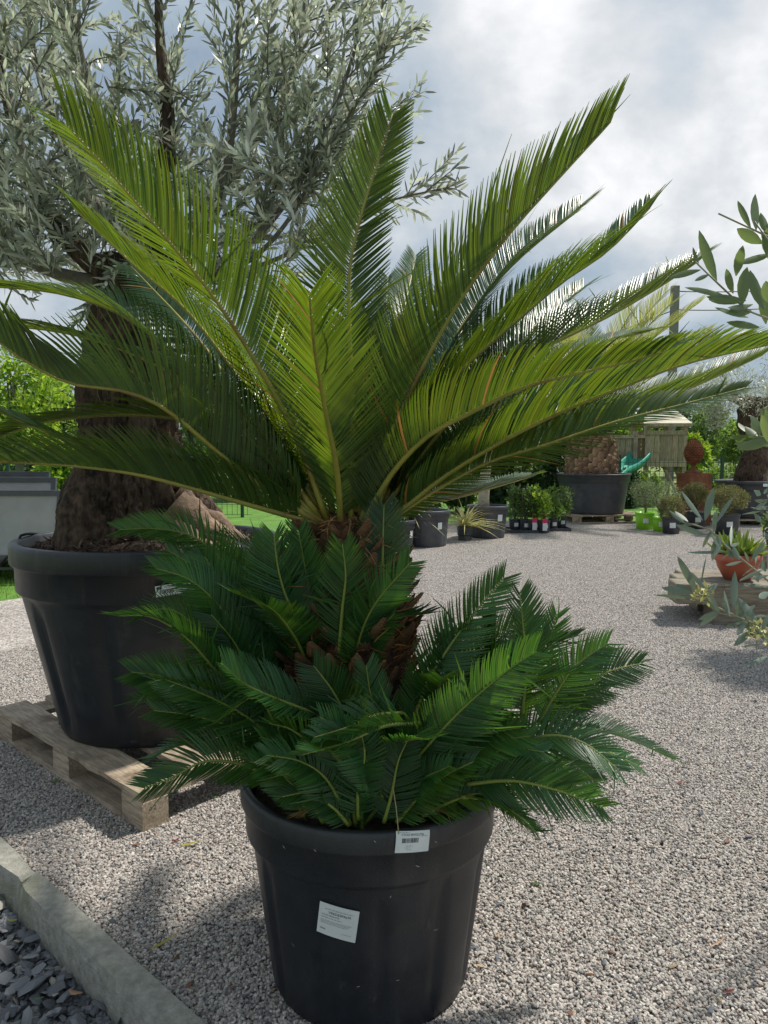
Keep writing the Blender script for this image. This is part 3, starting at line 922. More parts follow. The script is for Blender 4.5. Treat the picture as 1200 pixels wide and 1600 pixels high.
    # woolly fibre tufts near the crown and the sunlit side
    rng = np.random.default_rng(4)
    n = 1500
    th = rng.uniform(0, 6.28, n); z = rng.uniform(.56, 1.14, n); rr = np.interp(z, [.7, .9, 1.0, 1.07, 1.15], [.165, .155, .135, .11, .04])
    P = np.stack([tc.x + rr * np.cos(th), tc.y + rr * np.sin(th), z], 1)
    D = nrm(np.stack([np.cos(th), np.sin(th), rng.uniform(-.2, 1.4, n)], 1) + rng.normal(0, .4, (n, 3)))
    V, Q = strips(P, D, rand_dirs(n, rng), rng.uniform(.02, .06, n), .004, [0, .5, 1], [1, .8, .1], bend=rng.normal(0, .3, (n, 3)))
    tag(link('fibre_tufts', np_mesh('fibre_tufts', V, Q), leaf_mat('fibre', (0.34, 0.15, 0.05), (0.34, 0.15, 0.05), (0.3, 0.12, 0.03), tf=.1, rough=.9, var=.5), tr), kind='stuff')

    # ---- upper crown
    U = [  # pixel path, tip depth, leaflet length, lift, roll
        # left
        ([(512, 815), (450, 655), (345, 480), (245, 355), (165, 262), (104, 196)], 1.50, .20, .68, .55),
        ([(500, 800), (405, 640), (300, 495), (210, 415), (118, 328)], 2.05, .17, .55, .3),
        ([(500, 800), (400, 660), (310, 530), (205, 416)], 2.45, .15, .3, .0, (.3, -1, .5)),
        ([(500, 818), (445, 785), (358, 722), (262, 642), (195, 612), (112, 600), (45, 568), (-20, 522)], 1.42, .195, .95, .35),
        ([(500, 810), (380, 650), (280, 560), (190, 492), (90, 458), (-25, 447)], 1.85, .15, .5, -.2),
        ([(500, 812), (400, 752), (290, 722), (190, 708), (110, 690), (-10, 640)], 1.75, .14, .45, .0),
        ([(500, 820), (394, 790), (240, 747), (150, 732), (67, 725), (-25, 722)], 1.55, .15, .8, .25),
        # centre
        ([(533, 835), (527, 740), (508, 640), (492, 550), (483, 458)], 1.32, .165, .62, .0),
        ([(548, 820), (550, 640), (545, 440), (566, 330), (592, 250), (613, 178)], 1.75, .155, .55, .0, (-.35, .9, .1)),
        # right
        ([(560, 828), (600, 705), (652, 590), (712, 480), (790, 372), (870, 282), (955, 190)], 1.62, .19, .9, .15),
        ([(575, 800), (640, 660), (715, 520), (800, 415), (908, 325)], 2.25, .185, .65, .1),
        ([(580, 810), (640, 680), (720, 580), (815, 495), (880, 440), (950, 392), (1016, 325)], 2.05, .185, .75, .0),
        ([(585, 815), (690, 670), (760, 605), (840, 550), (950, 495), (1025, 452), (1087, 412)], 2.15, .18, .7, .05),
        ([(560, 838), (587, 780), (622, 727), (670, 680), (722, 652), (815, 607), (910, 582), (985, 565), (1042, 548)], 1.45, .14, .8, -.1),
        ([(590, 825), (630, 795), (693, 745), (780, 692), (876, 644), (980, 602), (1080, 566), (1220, 535)], 1.70, .165, .95, .12),
        ([(590, 828), (690, 735), (800, 690), (900, 660), (1040, 622), (1190, 556)], 2.00, .13, .8, .1),
        ([(590, 830), (670, 775), (760, 725), (850, 697), (960, 660), (1060, 634), (1165, 606)], 1.75, .115, .45, 0, (0, -.6, .9), .25),
        ([(590, 828), (700, 700), (820, 600), (930, 540), (1015, 518)], 2.40, .14, .55, .1),
        ([(585, 820), (650, 690), (740, 590), (850, 500), (912, 450)], 2.35, .15, .6, .1),
        ([(500, 815), (420, 735), (330, 668), (200, 648), (60, 662), (-25, 695)], 1.90, .13, .4, .0),
        ([(500, 805), (400, 690), (300, 600), (160, 535), (40, 512), (-25, 520)], 2.10, .14, .4, .0),
        # back fill
        ([(560, 800), (600, 640), (628, 500), (650, 398)], 2.65, .14, .4, .1),
        ([(555, 800), (585, 640), (600, 520), (606, 432)], 2.75, .14, .4, .0),
        ([(520, 800), (480, 640), (440, 500), (395, 420)], 2.5, .14, .4, .0),
        ([(570, 805), (640, 670), (700, 560), (745, 470)], 2.75, .14, .5, .1),
        ([(580, 815), (680, 700), (770, 620), (860, 575)], 2.6, .14, .5, .1),
        ([(520, 815), (450, 700), (400, 610), (340, 545)], 2.3, .15, .45, .1),
        ([(510, 815), (430, 740), (350, 690), (270, 655)], 2.3, .14, .45, .1),
        ([(535, 815), (520, 680), (500, 560), (470, 470)], 2.15, .15, .5, .3),
        ([(560, 815), (590, 700), (610, 600), (640, 520)], 1.95, .16, .6, .2),
        ([(585, 825), (660, 790), (740, 770), (830, 745)], 2.3, .12, .5, .0),
        ([(540, 815), (545, 690), (560, 590), (580, 500)], 1.95, .15, .5, .1),
    ]
    for i, (pts, Y1, L, lf, rl, *fc) in enumerate(U):
        p1 = fc[1] if len(fc) > 1 else .42; fc = fc[0] if fc else None
        w = loc(px_path(pts, 1.80 if Y1 > 1.9 else 1.77, Y1))
        # the ordinary frame puts 'up' on the side of the axis; roll turns the leaf towards or away from the viewer
        frond(root, w, ax, L * 1.06, lift=lf, roll=rl, seed=i, face=fc, droop=.09 + .03 * (i % 3), rr=.0068, skip=.01, prof1=p1, width=.0059, mess=.02)
    # dead leaflets and stubs about the crown
    n = 70
    th = rng.uniform(0, 6.28, n)
    P = np.stack([tc.x + .06 * np.cos(th), tc.y + .06 * np.sin(th), rng.uniform(1.07, 1.15, n)], 1)
    D = np.stack([np.cos(th), np.sin(th), rng.uniform(-.2, .8, n)], 1)
    V, Q = strips(P, D, rand_dirs(n, rng), rng.uniform(.06, .14, n), .006, [0, .3, .7, 1], [1, 1, .8, .1], bend=np.stack([rng.normal(0, .2, n), rng.normal(0, .2, n), -rng.uniform(.2, .7, n)], 1))
    tag(link('dry_leaflets', np_mesh('dry_leaflets', V, Q), M['dead'], root), kind='stuff')

    # ---- offsets round the trunk foot (darker, shorter fronds)
    Lw = [
        ([(500, 1110), (492, 1000), (482, 920), (466, 828)], 1.70, 1.62, .105, .15, .0),
        ([(550, 1110), (556, 1020), (582, 950), (642, 878)], 1.68, 1.55, .105, .15, .1),
        ([(598, 930), (598, 860), (600, 788)], 1.70, 1.72, .09, .2, .0),
        ([(440, 1130), (350, 1060), (295, 1000), (240, 965), (184, 962)], 1.65, 1.50, .11, .35, .2),
        ([(420, 1080), (390, 1010), (350, 955), (300, 908), (244, 888)], 1.70, 1.62, .105, .3, .2),
        ([(450, 1060), (430, 1000), (390, 940), (330, 900), (262, 860)], 1.75, 1.75, .10, .3, .1),
        ([(400, 960), (350, 880), (300, 838), (240, 826), (186, 828)], 1.85, 1.75, .09, .5, .0),
        ([(440, 950), (420, 880), (380, 850), (330, 835)], 1.9, 1.9, .09, .3, .0),
        ([(500, 1118), (440, 1095), (385, 1070), (345, 1036)], 1.55, 1.42, .095, .5, .1),
        ([(568, 1290), (600, 1248), (655, 1180), (720, 1110), (790, 1050), (838, 1018)], 1.55, 1.36, .115, .45, .1),
        ([(640, 1140), (672, 1060), (720, 985), (788, 902)], 1.62, 1.62, .11, .6, .2),
        ([(655, 1130), (600, 1135), (540, 1160), (470, 1180)], 1.48, 1.38, .085, .6, .1),
        ([(548, 1288), (512, 1220), (470, 1190), (415, 1180)], 1.52, 1.42, .085, .3, -.2),
        ([(555, 1288), (548, 1230), (530, 1190), (505, 1160)], 1.52, 1.46, .07, .3, .0),
        ([(430, 1220), (380, 1195), (320, 1190), (270, 1215), (225, 1232)], 1.55, 1.45, .095, .7, .1),
        ([(420, 1200), (370, 1170), (300, 1160), (230, 1185)], 1.65, 1.6, .09, .2, .0),
        ([(815, 1120), (822, 1050), (818, 990), (812, 925)], 1.60, 1.60, .10, .5, .1),
        ([(840, 1130), (870, 1080), (900, 1040), (950, 1005)], 1.66, 1.66, .09, .3, .0),
        ([(870, 1110), (910, 1075), (950, 1050), (1004, 1036)], 1.7, 1.72, .085, .15, .2),
        ([(830, 1170), (900, 1140), (970, 1150), (1052, 1186)], 1.66, 1.68, .085, .4, .2),
        ([(790, 1180), (850, 1150), (910, 1160), (968, 1204)], 1.55, 1.50, .09, .35, .1),
        ([(730, 1225), (800, 1220), (870, 1235), (942, 1262)], 1.50, 1.42, .085, .6, .3),
        ([(760, 1210), (820, 1180), (870, 1180), (930, 1220)], 1.6, 1.6, .09, .3, .1),
        ([(700, 1200), (740, 1120), (770, 1040), (775, 950)], 1.68, 1.70, .10, .4, .1),
        ([(740, 1180), (790, 1100), (850, 1020), (870, 960)], 1.72, 1.75, .10, .4, .1),
        ([(690, 1160), (720, 1080), (760, 1010), (830, 960)], 1.75, 1.8, .10, .4, .1),
        ([(610, 1240), (600, 1160), (580, 1090), (572, 1040)], 1.56, 1.56, .09, .3, .0),
        ([(480, 1240), (440, 1150), (400, 1090), (350, 1120)], 1.58, 1.5, .09, .3, .0),
        ([(470, 1200), (400, 1130), (330, 1090), (255, 1060)], 1.6, 1.52, .10, .3, .1),
        ([(460, 1220), (390, 1150), (310, 1120), (240, 1110)], 1.62, 1.6, .09, .3, .1),
        ([(640, 1230), (690, 1190), (760, 1160), (830, 1150)], 1.52, 1.45, .09, .4, .1),
        ([(720, 1245), (770, 1250), (810, 1275), (838, 1300)], 1.50, 1.44, .06, .2, .1),
        ([(520, 1130), (520, 1040), (530, 960), (548, 880)], 1.72, 1.7, .10, .2, .0),
        ([(450, 1120), (430, 1050), (420, 960), (415, 880)], 1.72, 1.7, .10, .2, .1),
        ([(480, 1000), (450, 940), (435, 890), (428, 835)], 1.64, 1.62, .10, .2, .0),
        ([(530, 1020), (535, 950), (540, 900), (535, 850)], 1.62, 1.58, .09, .2, .0),
        ([(600, 1250), (580, 1200), (540, 1150), (500, 1120)], 1.50, 1.42, .08, .3, .1),
        ([(480, 1268), (460, 1230), (430, 1200), (390, 1190)], 1.52, 1.46, .07, .3, .0),
        ([(620, 1285), (650, 1250), (690, 1215), (740, 1190)], 1.50, 1.44, .08, .4, .0),
        ([(505, 1285), (480, 1240), (455, 1210), (420, 1215)], 1.50, 1.46, .065, .3, .0),
        ([(600, 1285), (612, 1240), (622, 1190), (640, 1150)], 1.50, 1.46, .075, .3, .0),
        ([(660, 1275), (710, 1250), (750, 1240), (790, 1250)], 1.52, 1.48, .065, .4, .1),
        ([(545, 1290), (520, 1262), (480, 1240), (440, 1245)], 1.50, 1.46, .06, .3, .0),
        ([(450, 1240), (430, 1215), (405, 1190), (370, 1165)], 1.58, 1.52, .07, .3, .0),
        ([(560, 1280), (560, 1230), (570, 1180), (560, 1130)], 1.50, 1.44, .075, .3, .0),
        ([(700, 1240), (740, 1200), (790, 1170), (850, 1175)], 1.55, 1.50, .08, .4, .1),
        ([(560, 1200), (545, 1130), (520, 1080), (490, 1040)], 1.54, 1.5, .10, .3, .1),
        ([(520, 1230), (490, 1170), (455, 1140), (420, 1130)], 1.52, 1.46, .09, .3, .1),
        ([(430, 1150), (400, 1080), (370, 1010), (330, 960)], 1.66, 1.6, .11, .2, .0),
        ([(460, 1090), (420, 1020), (370, 950), (320, 870)], 1.72, 1.7, .11, .3, .0),
        ([(400, 1120), (340, 1090), (270, 1060), (205, 1050)], 1.68, 1.6, .10, .3, .0),
        ([(420, 1170), (350, 1140), (290, 1100), (230, 1090)], 1.7, 1.68, .10, .3, .0),
        ([(680, 1200), (700, 1130), (700, 1060), (690, 990)], 1.66, 1.62, .09, .3, .0),
    ]
    jr = random.Random(77)
    for q in list(Lw):
        dx, dy = jr.uniform(-28, 28), jr.uniform(-22, 22); k = jr.uniform(.72, .98)
        b = q[0][0]
        if q[0][-1][0] < 300 and q[0][-1][1] > 1100: continue
        Lw.append(([(b[0] + (p[0] - b[0]) * k + dx, b[1] + (p[1] - b[1]) * k * jr.uniform(.93, 1.05) + dy) for p in q[0]], q[1] + .05, q[2] + jr.uniform(-.02, .10), q[3] * .85, jr.uniform(.1, .7), jr.uniform(-.4, .4)))
    for i, (pts, Y0, Y1, L, lf, rl) in enumerate(Lw):
        w = loc(px_path(pts, Y0, Y1))
        frond(root, w, ax, L * .88, mess=.07, face=None if i % 4 == 3 else (0.25 * (1 if pts[-1][0] > 560 else -1) + .25 * math.sin(i * 2.3), -.75 + .2 * math.sin(i * 1.7), .75), spacing=.0060, lift=lf * .8 + .08, roll=rl, width=.0048, mats=('cyc2', 'rachis2'), seed=50 + i, rr=.0042, droop=.07, ang0=64, ang1=38, prof0=.5, prof1=.42, start=.05, inward=.5)
    # filler offsets: three rosettes on the soil
    rnd = random.Random(9)
    for (bx, by, bz, num, r0) in ((-.20, -.06, .50, 15, .44), (.15, -.03, .50, 18, .46), (-.02, -.16, .49, 12, .36), (-.12, .12, .5, 8, .42), (-.14, -.09, .78, 9, .36)):
        for k in range(num):
            a = 2 * math.pi * (k + rnd.random() * .6) / num
            el = rnd.uniform(.5, 1.25); L = r0 * rnd.uniform(.8, 1.15)
            p = Vector((bx, by, bz)); w = [p.copy()]
            for s in range(5):
                e = el - (.26 if math.sin(a) > -.2 else .16) * s * rnd.uniform(.7, 1.2)
                p = p + Vector((math.cos(a) * math.cos(e), math.sin(a) * math.cos(e), math.sin(e))) * L / 5
                w.append(p.copy())
            if math.sin(a) < -.2 and el < 1.0: continue
            # keep leaves out of the pot wall
            w = [Vector((v.x, v.y, max(v.z, .47 if v.xy.length < .36 else .40))) for v in w]
            if w[-1].x < -.24 and w[-1].z < .74: continue
            frond(root, w, (bx, by), .085, spacing=.0068, lift=.4, width=.0054, mats=('cyc2', 'rachis2'), seed=200 + k * 7, rr=.004, ang0=68, prof0=.45, prof1=.5, start=.08)
    # brown dead leaves hanging among the green
    for i, (pts, Y0, Y1) in enumerate([([(600, 1270), (650, 1262), (700, 1268)], 1.52, 1.5), ([(520, 1265), (490, 1262), (468, 1272)], 1.52, 1.48), ([(640, 1265), (690, 1240), (730, 1235)], 1.56, 1.55)]):
        frond(root, loc(px_path(pts, Y0, Y1)), ax, .05, spacing=.009, lift=.1, width=.006, mats=('dead', 'dead'), seed=400 + i, rr=.003)
    return root


build_cycad()


# ------------------------------------------------------------------ pallets
def pallet(label, loc, rz, L=1.2, W=1.0, H=0.144, group='wooden pallets under the big pots', seed=0, broken=False):
    """local x = length of the stringer boards seen from the side, deck planks run along y"""
    t = thing('wooden_pallet', label, 'pallet', loc, group, rz)
    rng = random.Random(seed)
    d = 0.022; bh = H - 3 * d
    cache = {}

    def part(name, c, dim, rot=0, rough=0.0):
        key = (name, tuple(round(q, 3) for q in dim)) if not rough else (name, dim, rng.random())
        if key not in cache:
            mb = MB()
            n = 14 if rough else 1
            lx, ly, lz = dim
            long_x = lx >= ly
            for axis_n in (0,):
                vs = []; fs = []
                for i in range(n + 1):
                    u = i / n - .5
                    for (a, b) in ((-.5, -.5), (.5, -.5), (.5, .5), (-.5, .5)):
                        j = rough * rng.uniform(-1, 1) if 0 < i < n else rough * rng.uniform(-.5, .5)
                        if long_x: vs.append((u * lx, a * ly + (j if a > 0 else j * .3), b * lz))
                        else: vs.append((a * lx + (j if a > 0 else j * .3), u * ly, b * lz))
                for i in range(n):
                    for q in range(4):
                        f = (i * 4 + q, i * 4 + (q + 1) % 4, i * 4 + 4 + (q + 1) % 4, i * 4 + 4 + q)
                        fs.append(f if long_x else f[::-1])
                fs.append((3, 2, 1, 0) if long_x else (0, 1, 2, 3)); e = n * 4
                fs.append((e, e + 1, e + 2, e + 3) if long_x else (e + 3, e + 2, e + 1, e))
                mb.add(vs, fs)
            me = bpy.data.meshes.new(name); me.from_pydata(mb.v, [], mb.f); me.materials.append(M['wood']); cache[key] = me
        o = bpy.data.objects.new(name, cache[key]); COL.objects.link(o); o.parent = t; o.location = c
        o.rotation_euler = (0, 0, rot)
        return o
    for i, y in enumerate((-W / 2 + .05, 0, W / 2 - .05)):
        part('bottom_board', (0, y, d / 2), (L, .10, d), rough=.004 if broken else 0)
        for x in (-L / 2 + .07, 0, L / 2 - .07):
            part('block', (x, y, d + bh / 2), (.14, .099, bh))
    for x in (-L / 2 + .07, 0, L / 2 - .07):
        part('stringer_board', (x, 0, d + bh + d / 2), (.13, W, d))
    ys = [-W / 2 + .055, -W * .235, 0, W * .235, W / 2 - .055]
    for i, y in enumerate(ys):
        part('deck_board', (0, y, d * 2.5 + bh), (L, .135 if i in (0, 4) else .11, d), rough=.006 if broken else 0)
    return t


PALC = Vector((-0.82, 2.405, 0)); E1 = Vector((-.74, .67, 0)).normalized(); E2 = Vector((.67, .74, 0))
pc = PALC + E1 * .58 + Vector((-E1.y, E1.x, 0)) * -.44
e2 = Vector((E1.y, -E1.x, 0))
if e2.y < 0: e2 = -e2
pc = PALC + E1 * .62 + e2 * .5
pal1 = pallet('worn splintered wooden pallet under the big olive pot on the left', (pc.x, pc.y, 0.006), math.atan2(E1.y, E1.x), 1.24, 1.0, broken=True, seed=3)
mb = MB()
f = lambda u, v, o=0: (0, 0, 0)


# writing on the pallet's corner block
def on_block(u, v, o=0.0):
    b = PALC + e2 * (0.055 + u); return (b.x - E1.x * (0.0018 + o), b.y - E1.y * (0.0018 + o), 0.078 + v)


text_on(None, on_block, '0 2', 0.022, -.03, -.006, M['ink'], name='block_marking', o=0.0)
bm_ = bpy.data.objects['block_marking']; bm_.parent = pal1; bm_.matrix_parent_inverse = pal1.matrix_basis.inverted()


# ------------------------------------------------------------------ olive tree in its pot
def tree_tube(mb, pts, rads, n=8): mb.tube(pts, rads, n)


def build_olive():
    C = Vector((-1.0, 3.13, .15)); R = .545; H = .79
    root = thing('potted_olive_tree', 'old olive tree with thick gnarled trunk in a big black pot on a pallet', 'potted tree', C)
    pot_mesh(R, .375, H, .085, .11, 10, .018, soil=.9).build('pot', M['pot'], root)
    pot = root.children[0]; pot.rotation_euler = (0, 0, .25)
    f = wrap(-math.pi / 2 + .22, H - .14, lambda z: R * .967, .10, .003)
    sticker(pot, f, .145, .04, M['white'])
    bars(pot, f, -.06, -.012, .05, .016, M['ink'], 3)
    print_lines(pot, f, [(-.04, .010, .09, .0022), (.0, -.004, .05, .002), (-.06, -.017, .09, .0015)], M['grey_ink'])
    mb = MB(); mb.add([f(-.068, .006, .0013), f(-.05, .006, .0013), f(-.05, .016, .0013), f(-.068, .016, .0013)], [(0, 1, 2, 3)])
    mb.build('label_logo', M['ink'], pot)
    # drain hole rims
    for px_, py_ in ((212, 1161), (88, 1133)):
        w = at_z(px_, py_, .17); a = math.atan2(w.y - C.y, w.x - C.x)
        mb = MB(); mb.tube([(.378 * math.cos(a), .378 * math.sin(a), .035), (.384 * math.cos(a), .384 * math.sin(a), .035)], [.016, .014], 12)
        mb.build('drain_plug', M['black'], root)
    soil_disc(R * .9, H - .07, .10, root, M['soil'], 3, n=64, rings=24)
    # trunk: loft with lobes and burls
    cx = [(0, -.10, .02), (.10, -.10, .01), (.22, -.11, .0), (.36, -.115, 0), (.52, -.12, 0), (.70, -.10, 0), (.90, -.06, 0), (1.08, -.02, 0), (1.24, .0, 0)]
    rr = [.46, .37, .29, .22, .20, .185, .165, .15, .16]
    n = 170; vs = []; fs = []; rows = 170
    for i in range(rows + 1):
        u = i / rows * 1.24
        x = np.interp(u, [c[0] for c in cx], [c[1] for c in cx]); r = np.interp(u, [c[0] for c in cx], rr)
        for k in range(n):
            a = 2 * math.pi * k / n
            v = Vector((math.cos(a), math.sin(a), 0))
            lob = .13 * math.sin(3 * a + 1.2 + u * 1.5) + .08 * math.sin(5 * a - u * 2.2) + .05 * math.sin(9 * a + 3 * u)
            nz = noise.fractal(Vector((v.x * 1.6, v.y * 1.6, u * 3.2)), 1.0, 2.1, 5) * .20
            tw_ = u * 1.1; rg = noise.ridged_multi_fractal(Vector((math.cos(a + tw_) * 3.6, math.sin(a + tw_) * 3.6, u * 1.7)), .9, 2.2, 6, 1.0, 1.6)
            nz += .26 * (1.0 - min(rg, 2.2)) + .18 + abs(noise.noise(Vector((v.x * 3 + 5, v.y * 3, u * 5)))) * .25 - .06 + noise.fractal(Vector((v.x * 14, v.y * 14, u * 26)), .9, 2, 3) * .07
            q = r * (1 + lob * (1.1 - .4 * u) + nz)
            X_, Y_ = x + q * v.x, q * v.y * .9
            hyp = math.hypot(X_, Y_)
            k_ = .45 * math.tanh(hyp / .45) / max(hyp, 1e-6); X_ *= k_; Y_ *= k_
            vs.append((X_, Y_, H - .09 + u))
    for i in range(rows):
        for k in range(n):
            k2 = (k + 1) % n
            fs.append((i * n + k, i * n + k2, i * n + n + k2, i * n + n + k))
    fs.append(tuple(rows * n + k for k in range(n)))
    mb = MB(); mb.add(vs, fs, True); mb.build('trunk', M['bark'], root)
    # pale buttress root on the right
    for (sx, sy, ex, ey, zt, r0) in ((.14, -.14, .42, -.10, .20, .07), (.12, -.05, .41, .06, .24, .07), (.12, -.16, .34, -.24, .15, .05), (.16, -.1, .44, -.02, .15, .05)):
        pts = []; rd = []
        for i in range(12):
            t = i / 11
            pts.append((sx + (ex - sx) * t, sy + (ey - sy) * t, H - .06 + zt * (1 - t) ** 1.2)); rd.append(r0 * (1 - .35 * t) * (1 + .25 * noise.noise(Vector((t * 6, r0 * 40, 1)))))
        mb = MB(); P2, _ = catmull(pts, 50); mb.tube([Vector(a) for a in P2], list(np.interp(np.linspace(0, 11, 50), range(12), rd)), 22)
        for i, v in enumerate(mb.v):
            w = Vector(v); k = noise.fractal(w * 8, 1, 2, 4) * .018; mb.v[i] = (v[0] + k, v[1] + k * .5, v[2] + k)
        mb.build('root', M['root'], root)
    rng = np.random.default_rng(31)
    n = 3500; th = rng.uniform(0, 6.28, n); q = rng.uniform(.18, .5, n)
    P = np.stack([q * np.cos(th), q * np.sin(th), H - .065 + .10 * (1 - (q / .51) ** 2) + rng.uniform(0, .02, n)], 1)
    V, Q = strips(P, rand_dirs(n, rng) * np.array([1, 1, .5]), rand_dirs(n, rng), rng.uniform(.01, .04, n), .008, [0, .5, 1], [.6, 1, .3])
    tag(link('bark_mulch', np_mesh('bark_mulch', V, Q), leaf_mat('mulch', (0.09, 0.055, 0.035), (0.10, 0.065, 0.04), (0.05, 0.03, 0.02), tf=.05, rough=.9, var=.7), root), kind='stuff')
    # limbs
    limbs = []
    top = Vector((.0, 0, H - .09 + 1.2))

    def L_(p, Y=3.17): return at_y(p[0], p[1], Y) - C
    spec = [([(215, 440), (235, 380), (250, 320), (262, 200), (250, 60), (245, -80)], 3.2, .075, .010),
            ([(230, 440), (300, 380), (345, 310), (362, 200), (372, 60), (380, -120)], 3.1, .032, .008),
            ([(200, 450), (130, 400), (70, 330), (30, 230), (0, 100), (-20, -60)], 3.2, .06, .008),
            ([(190, 450), (100, 430), (20, 400), (-70, 360), (-140, 280)], 3.3, .045, .006),
            ([(240, 450), (330, 420), (410, 360), (470, 280), (520, 180), (560, 60)], 3.05, .026, .006),
            ([(235, 450), (320, 440), (420, 410), (500, 370), (590, 320), (702, 292)], 3.0, .02, .003),
            ([(220, 450), (230, 400), (200, 300), (150, 180), (120, 40), (110, -60)], 2.8, .03, .006),
            ([(225, 450), (280, 400), (330, 300), (430, 180), (470, 60), (480, -80)], 3.5, .035, .006),
            ([(215, 450), (200, 380), (140, 300), (70, 150), (40, 0), (20, -100)], 3.6, .035, .006),
            ([(245, 455), (330, 430), (400, 400), (460, 330), (500, 250), (580, 120), (600, -5)], 3.0, .018, .003)]
    for pts, Yt, ra, rb in spec:
        w = [L_(p, 3.17 + (Yt - 3.17) * i / (len(pts) - 1)) for i, p in enumerate(pts)]
        A, tot = catmull(w, 24)
        mb = MB(); mb.tube([Vector(a) for a in A], [ra + (rb - ra) * min(1, (i / 23) ** .6) for i in range(24)], 8)
        mb.build('branch', M['twig'] if ra < .06 else M['bark'], root)
        limbs.append((A, tot))
    # shoots with opposite leaf pairs
    rng = np.random.default_rng(21)
    P = []; D = []; NN = []; LL = []
    tw = MB()

    def shoot(p, d, ln, leafy=1.0, r=.0035, curl=.5, sp=.021):
        n = 9; pts = [np.array(p, float)]; d = nrm(np.array(d, float)); g = rng.normal(0, .12, 3) + np.array([0, 0, rng.uniform(-.02, .10)]) * curl
        for i in range(n):
            d = nrm(d + g / n * 2 + rng.normal(0, .05, 3)); pts.append(pts[-1] + d * ln / n)
        A = np.array(pts)
        tw.tube([Vector(a) for a in A[::3]], [r, r * .8, r * .55, r * .3][:len(A[::3])], 4, cap=False)
        m = int(ln / sp)
        s = np.linspace(.06, .995, m) * n; i = np.clip(s.astype(int), 0, n - 1); w = (s - i)[:, None]
        Q = A[i] * (1 - w) + A[i + 1] * w; T = nrm(A[i + 1] - A[i])
        ph = rng.uniform(0, 6.28) + np.arange(m) * 1.57
        o = np.cross(T, np.array([.3, .2, 1.])); o = nrm(o); b = np.cross(T, o)
        for sgn in (1, -1):
            k = rng.random(m) < leafy
            rad = (o * np.cos(ph)[:, None] + b * np.sin(ph)[:, None]) * sgn
            a = rng.uniform(.45, .95, m)[:, None]
            dd = T * np.cos(a) + rad * np.sin(a) + rng.normal(0, .12, (m, 3))
            P.append(Q[k]); D.append(dd[k]); NN.append((T * np.sin(a) - rad * np.cos(a) + rng.normal(0, .35, (m, 3)))[k])
            LL.append((rng.uniform(.046, .076, m) * (1 - .3 * (s / n) ** 3))[k])
    cen = np.array(L_((225, 420)))
    for li, (A, tot) in enumerate(limbs):
        thin = li in (5, 9)
        num = int(tot * (20 if thin else 18))
        for k in range(num):
            t = rng.uniform(.22, 1.0) if not thin else rng.uniform(.45, 1)
            i = int(t * 22); p = A[i] + (A[i + 1] - A[i]) * rng.random()
            T = nrm(A[i + 1] - A[i])
            out = nrm(p - cen + np.array([0, 0, .25]))
            d = T * rng.uniform(.3, .9) + rand_dirs(1, rng)[0] * .85 + out * .45 + np.array([0, 0, .2])
            ln = rng.uniform(.22, .55) * (.45 if thin else 1)
            if k % 3 == 0 or thin:
                shoot(p, d, ln)
            else:
                shoot(p, d, ln * .8)
            if not thin and rng.random() < .45:
                q = p + nrm(d) * ln * .45
                shoot(q, d + rand_dirs(1, rng)[0], ln * .5)
    # dense grey tuft mass low in the crown
    for k in range(180):
        c = L_((rng.uniform(-40, 470), rng.uniform(250, 440)), rng.uniform(2.8, 3.6))
        shoot(c, rand_dirs(1, rng)[0] + np.array([0, 0, .5]), rng.uniform(.15, .32), sp=.013)
    for k in range(70):
        c = L_((rng.uniform(400, 560), rng.uniform(-20, 330)), rng.uniform(2.9, 3.4))
        shoot(c, rand_dirs(1, rng)[0] * .7 + np.array([.3, 0, .7]), rng.uniform(.2, .42))
    for k in range(90):
        c = L_((rng.uniform(-60, 180), rng.uniform(60, 400)), rng.uniform(2.8, 3.6))
        shoot(c, rand_dirs(1, rng)[0] + np.array([0, 0, .5]), rng.uniform(.2, .4), sp=.015)
    V, Q = strips(np.concatenate(P), np.concatenate(D), np.concatenate(NN), np.concatenate(LL), .0125, [0, .3, .7, 1], [.15, 1, .85, .08], bend=None)
    tag(link('foliage', np_mesh('foliage', V, Q), M['olive'], root), kind='stuff')
    tag(tw.build('twigs', M['twig'], root), kind='stuff')
    # watering hose lying over the rim
    hz = H + .012
    w = [L_((-25, 902), 3.0), L_((20, 862), 3.05), at_z(34, 836, C.z + hz) - C, at_z(80, 835, C.z + H - .02) - C, at_z(130, 838, C.z + H - .03) - C, at_z(175, 832, C.z + H + .02) - C]
    A, _ = catmull(w, 24); mb = MB(); mb.tube([Vector(a) for a in A], .006, 6)
    h = mb.build('watering_hose', M['black'], None); h.location = C
    tag(h, 'thin black watering hose draped over the rim of the olive pot', 'hose')
    mb = MB(); mb.tube([L_((-20, 925), 3.0), L_((10, 875), 3.02), L_((36, 842), 3.04)], .004, 6)


build_olive()


# ------------------------------------------------------------------ generic plants
def leaf_cloud(name, m, parent, centres, rads, n, L, W, seed=0, up=.3, flat=1.0):
    rng = np.random.default_rng(seed)
    idx = rng.integers(0, len(centres), n)
    Cc = np.array(centres)[idx]; R = np.array(rads)[idx]
    d = rand_dirs(n, rng); q = rng.random(n) ** (1 / 2.2)
    P = Cc + d * (R * q)[:, None] * np.array([1, 1, flat])
    D = d * .8 + rand_dirs(n, rng) + np.array([0, 0, up])
    V, Q = strips(P, D, rand_dirs(n, rng) + np.array([0, 0, 1.]), rng.uniform(.7, 1.3, n) * L, rng.uniform(.8, 1.2, n) * W, [0, .45, 1], [.25, 1, .1], bend=rng.normal(0, .15, (n, 3)))
    o = link(name, np_mesh(name, V, Q), m, parent)
    tag(o, kind='stuff')
    return o


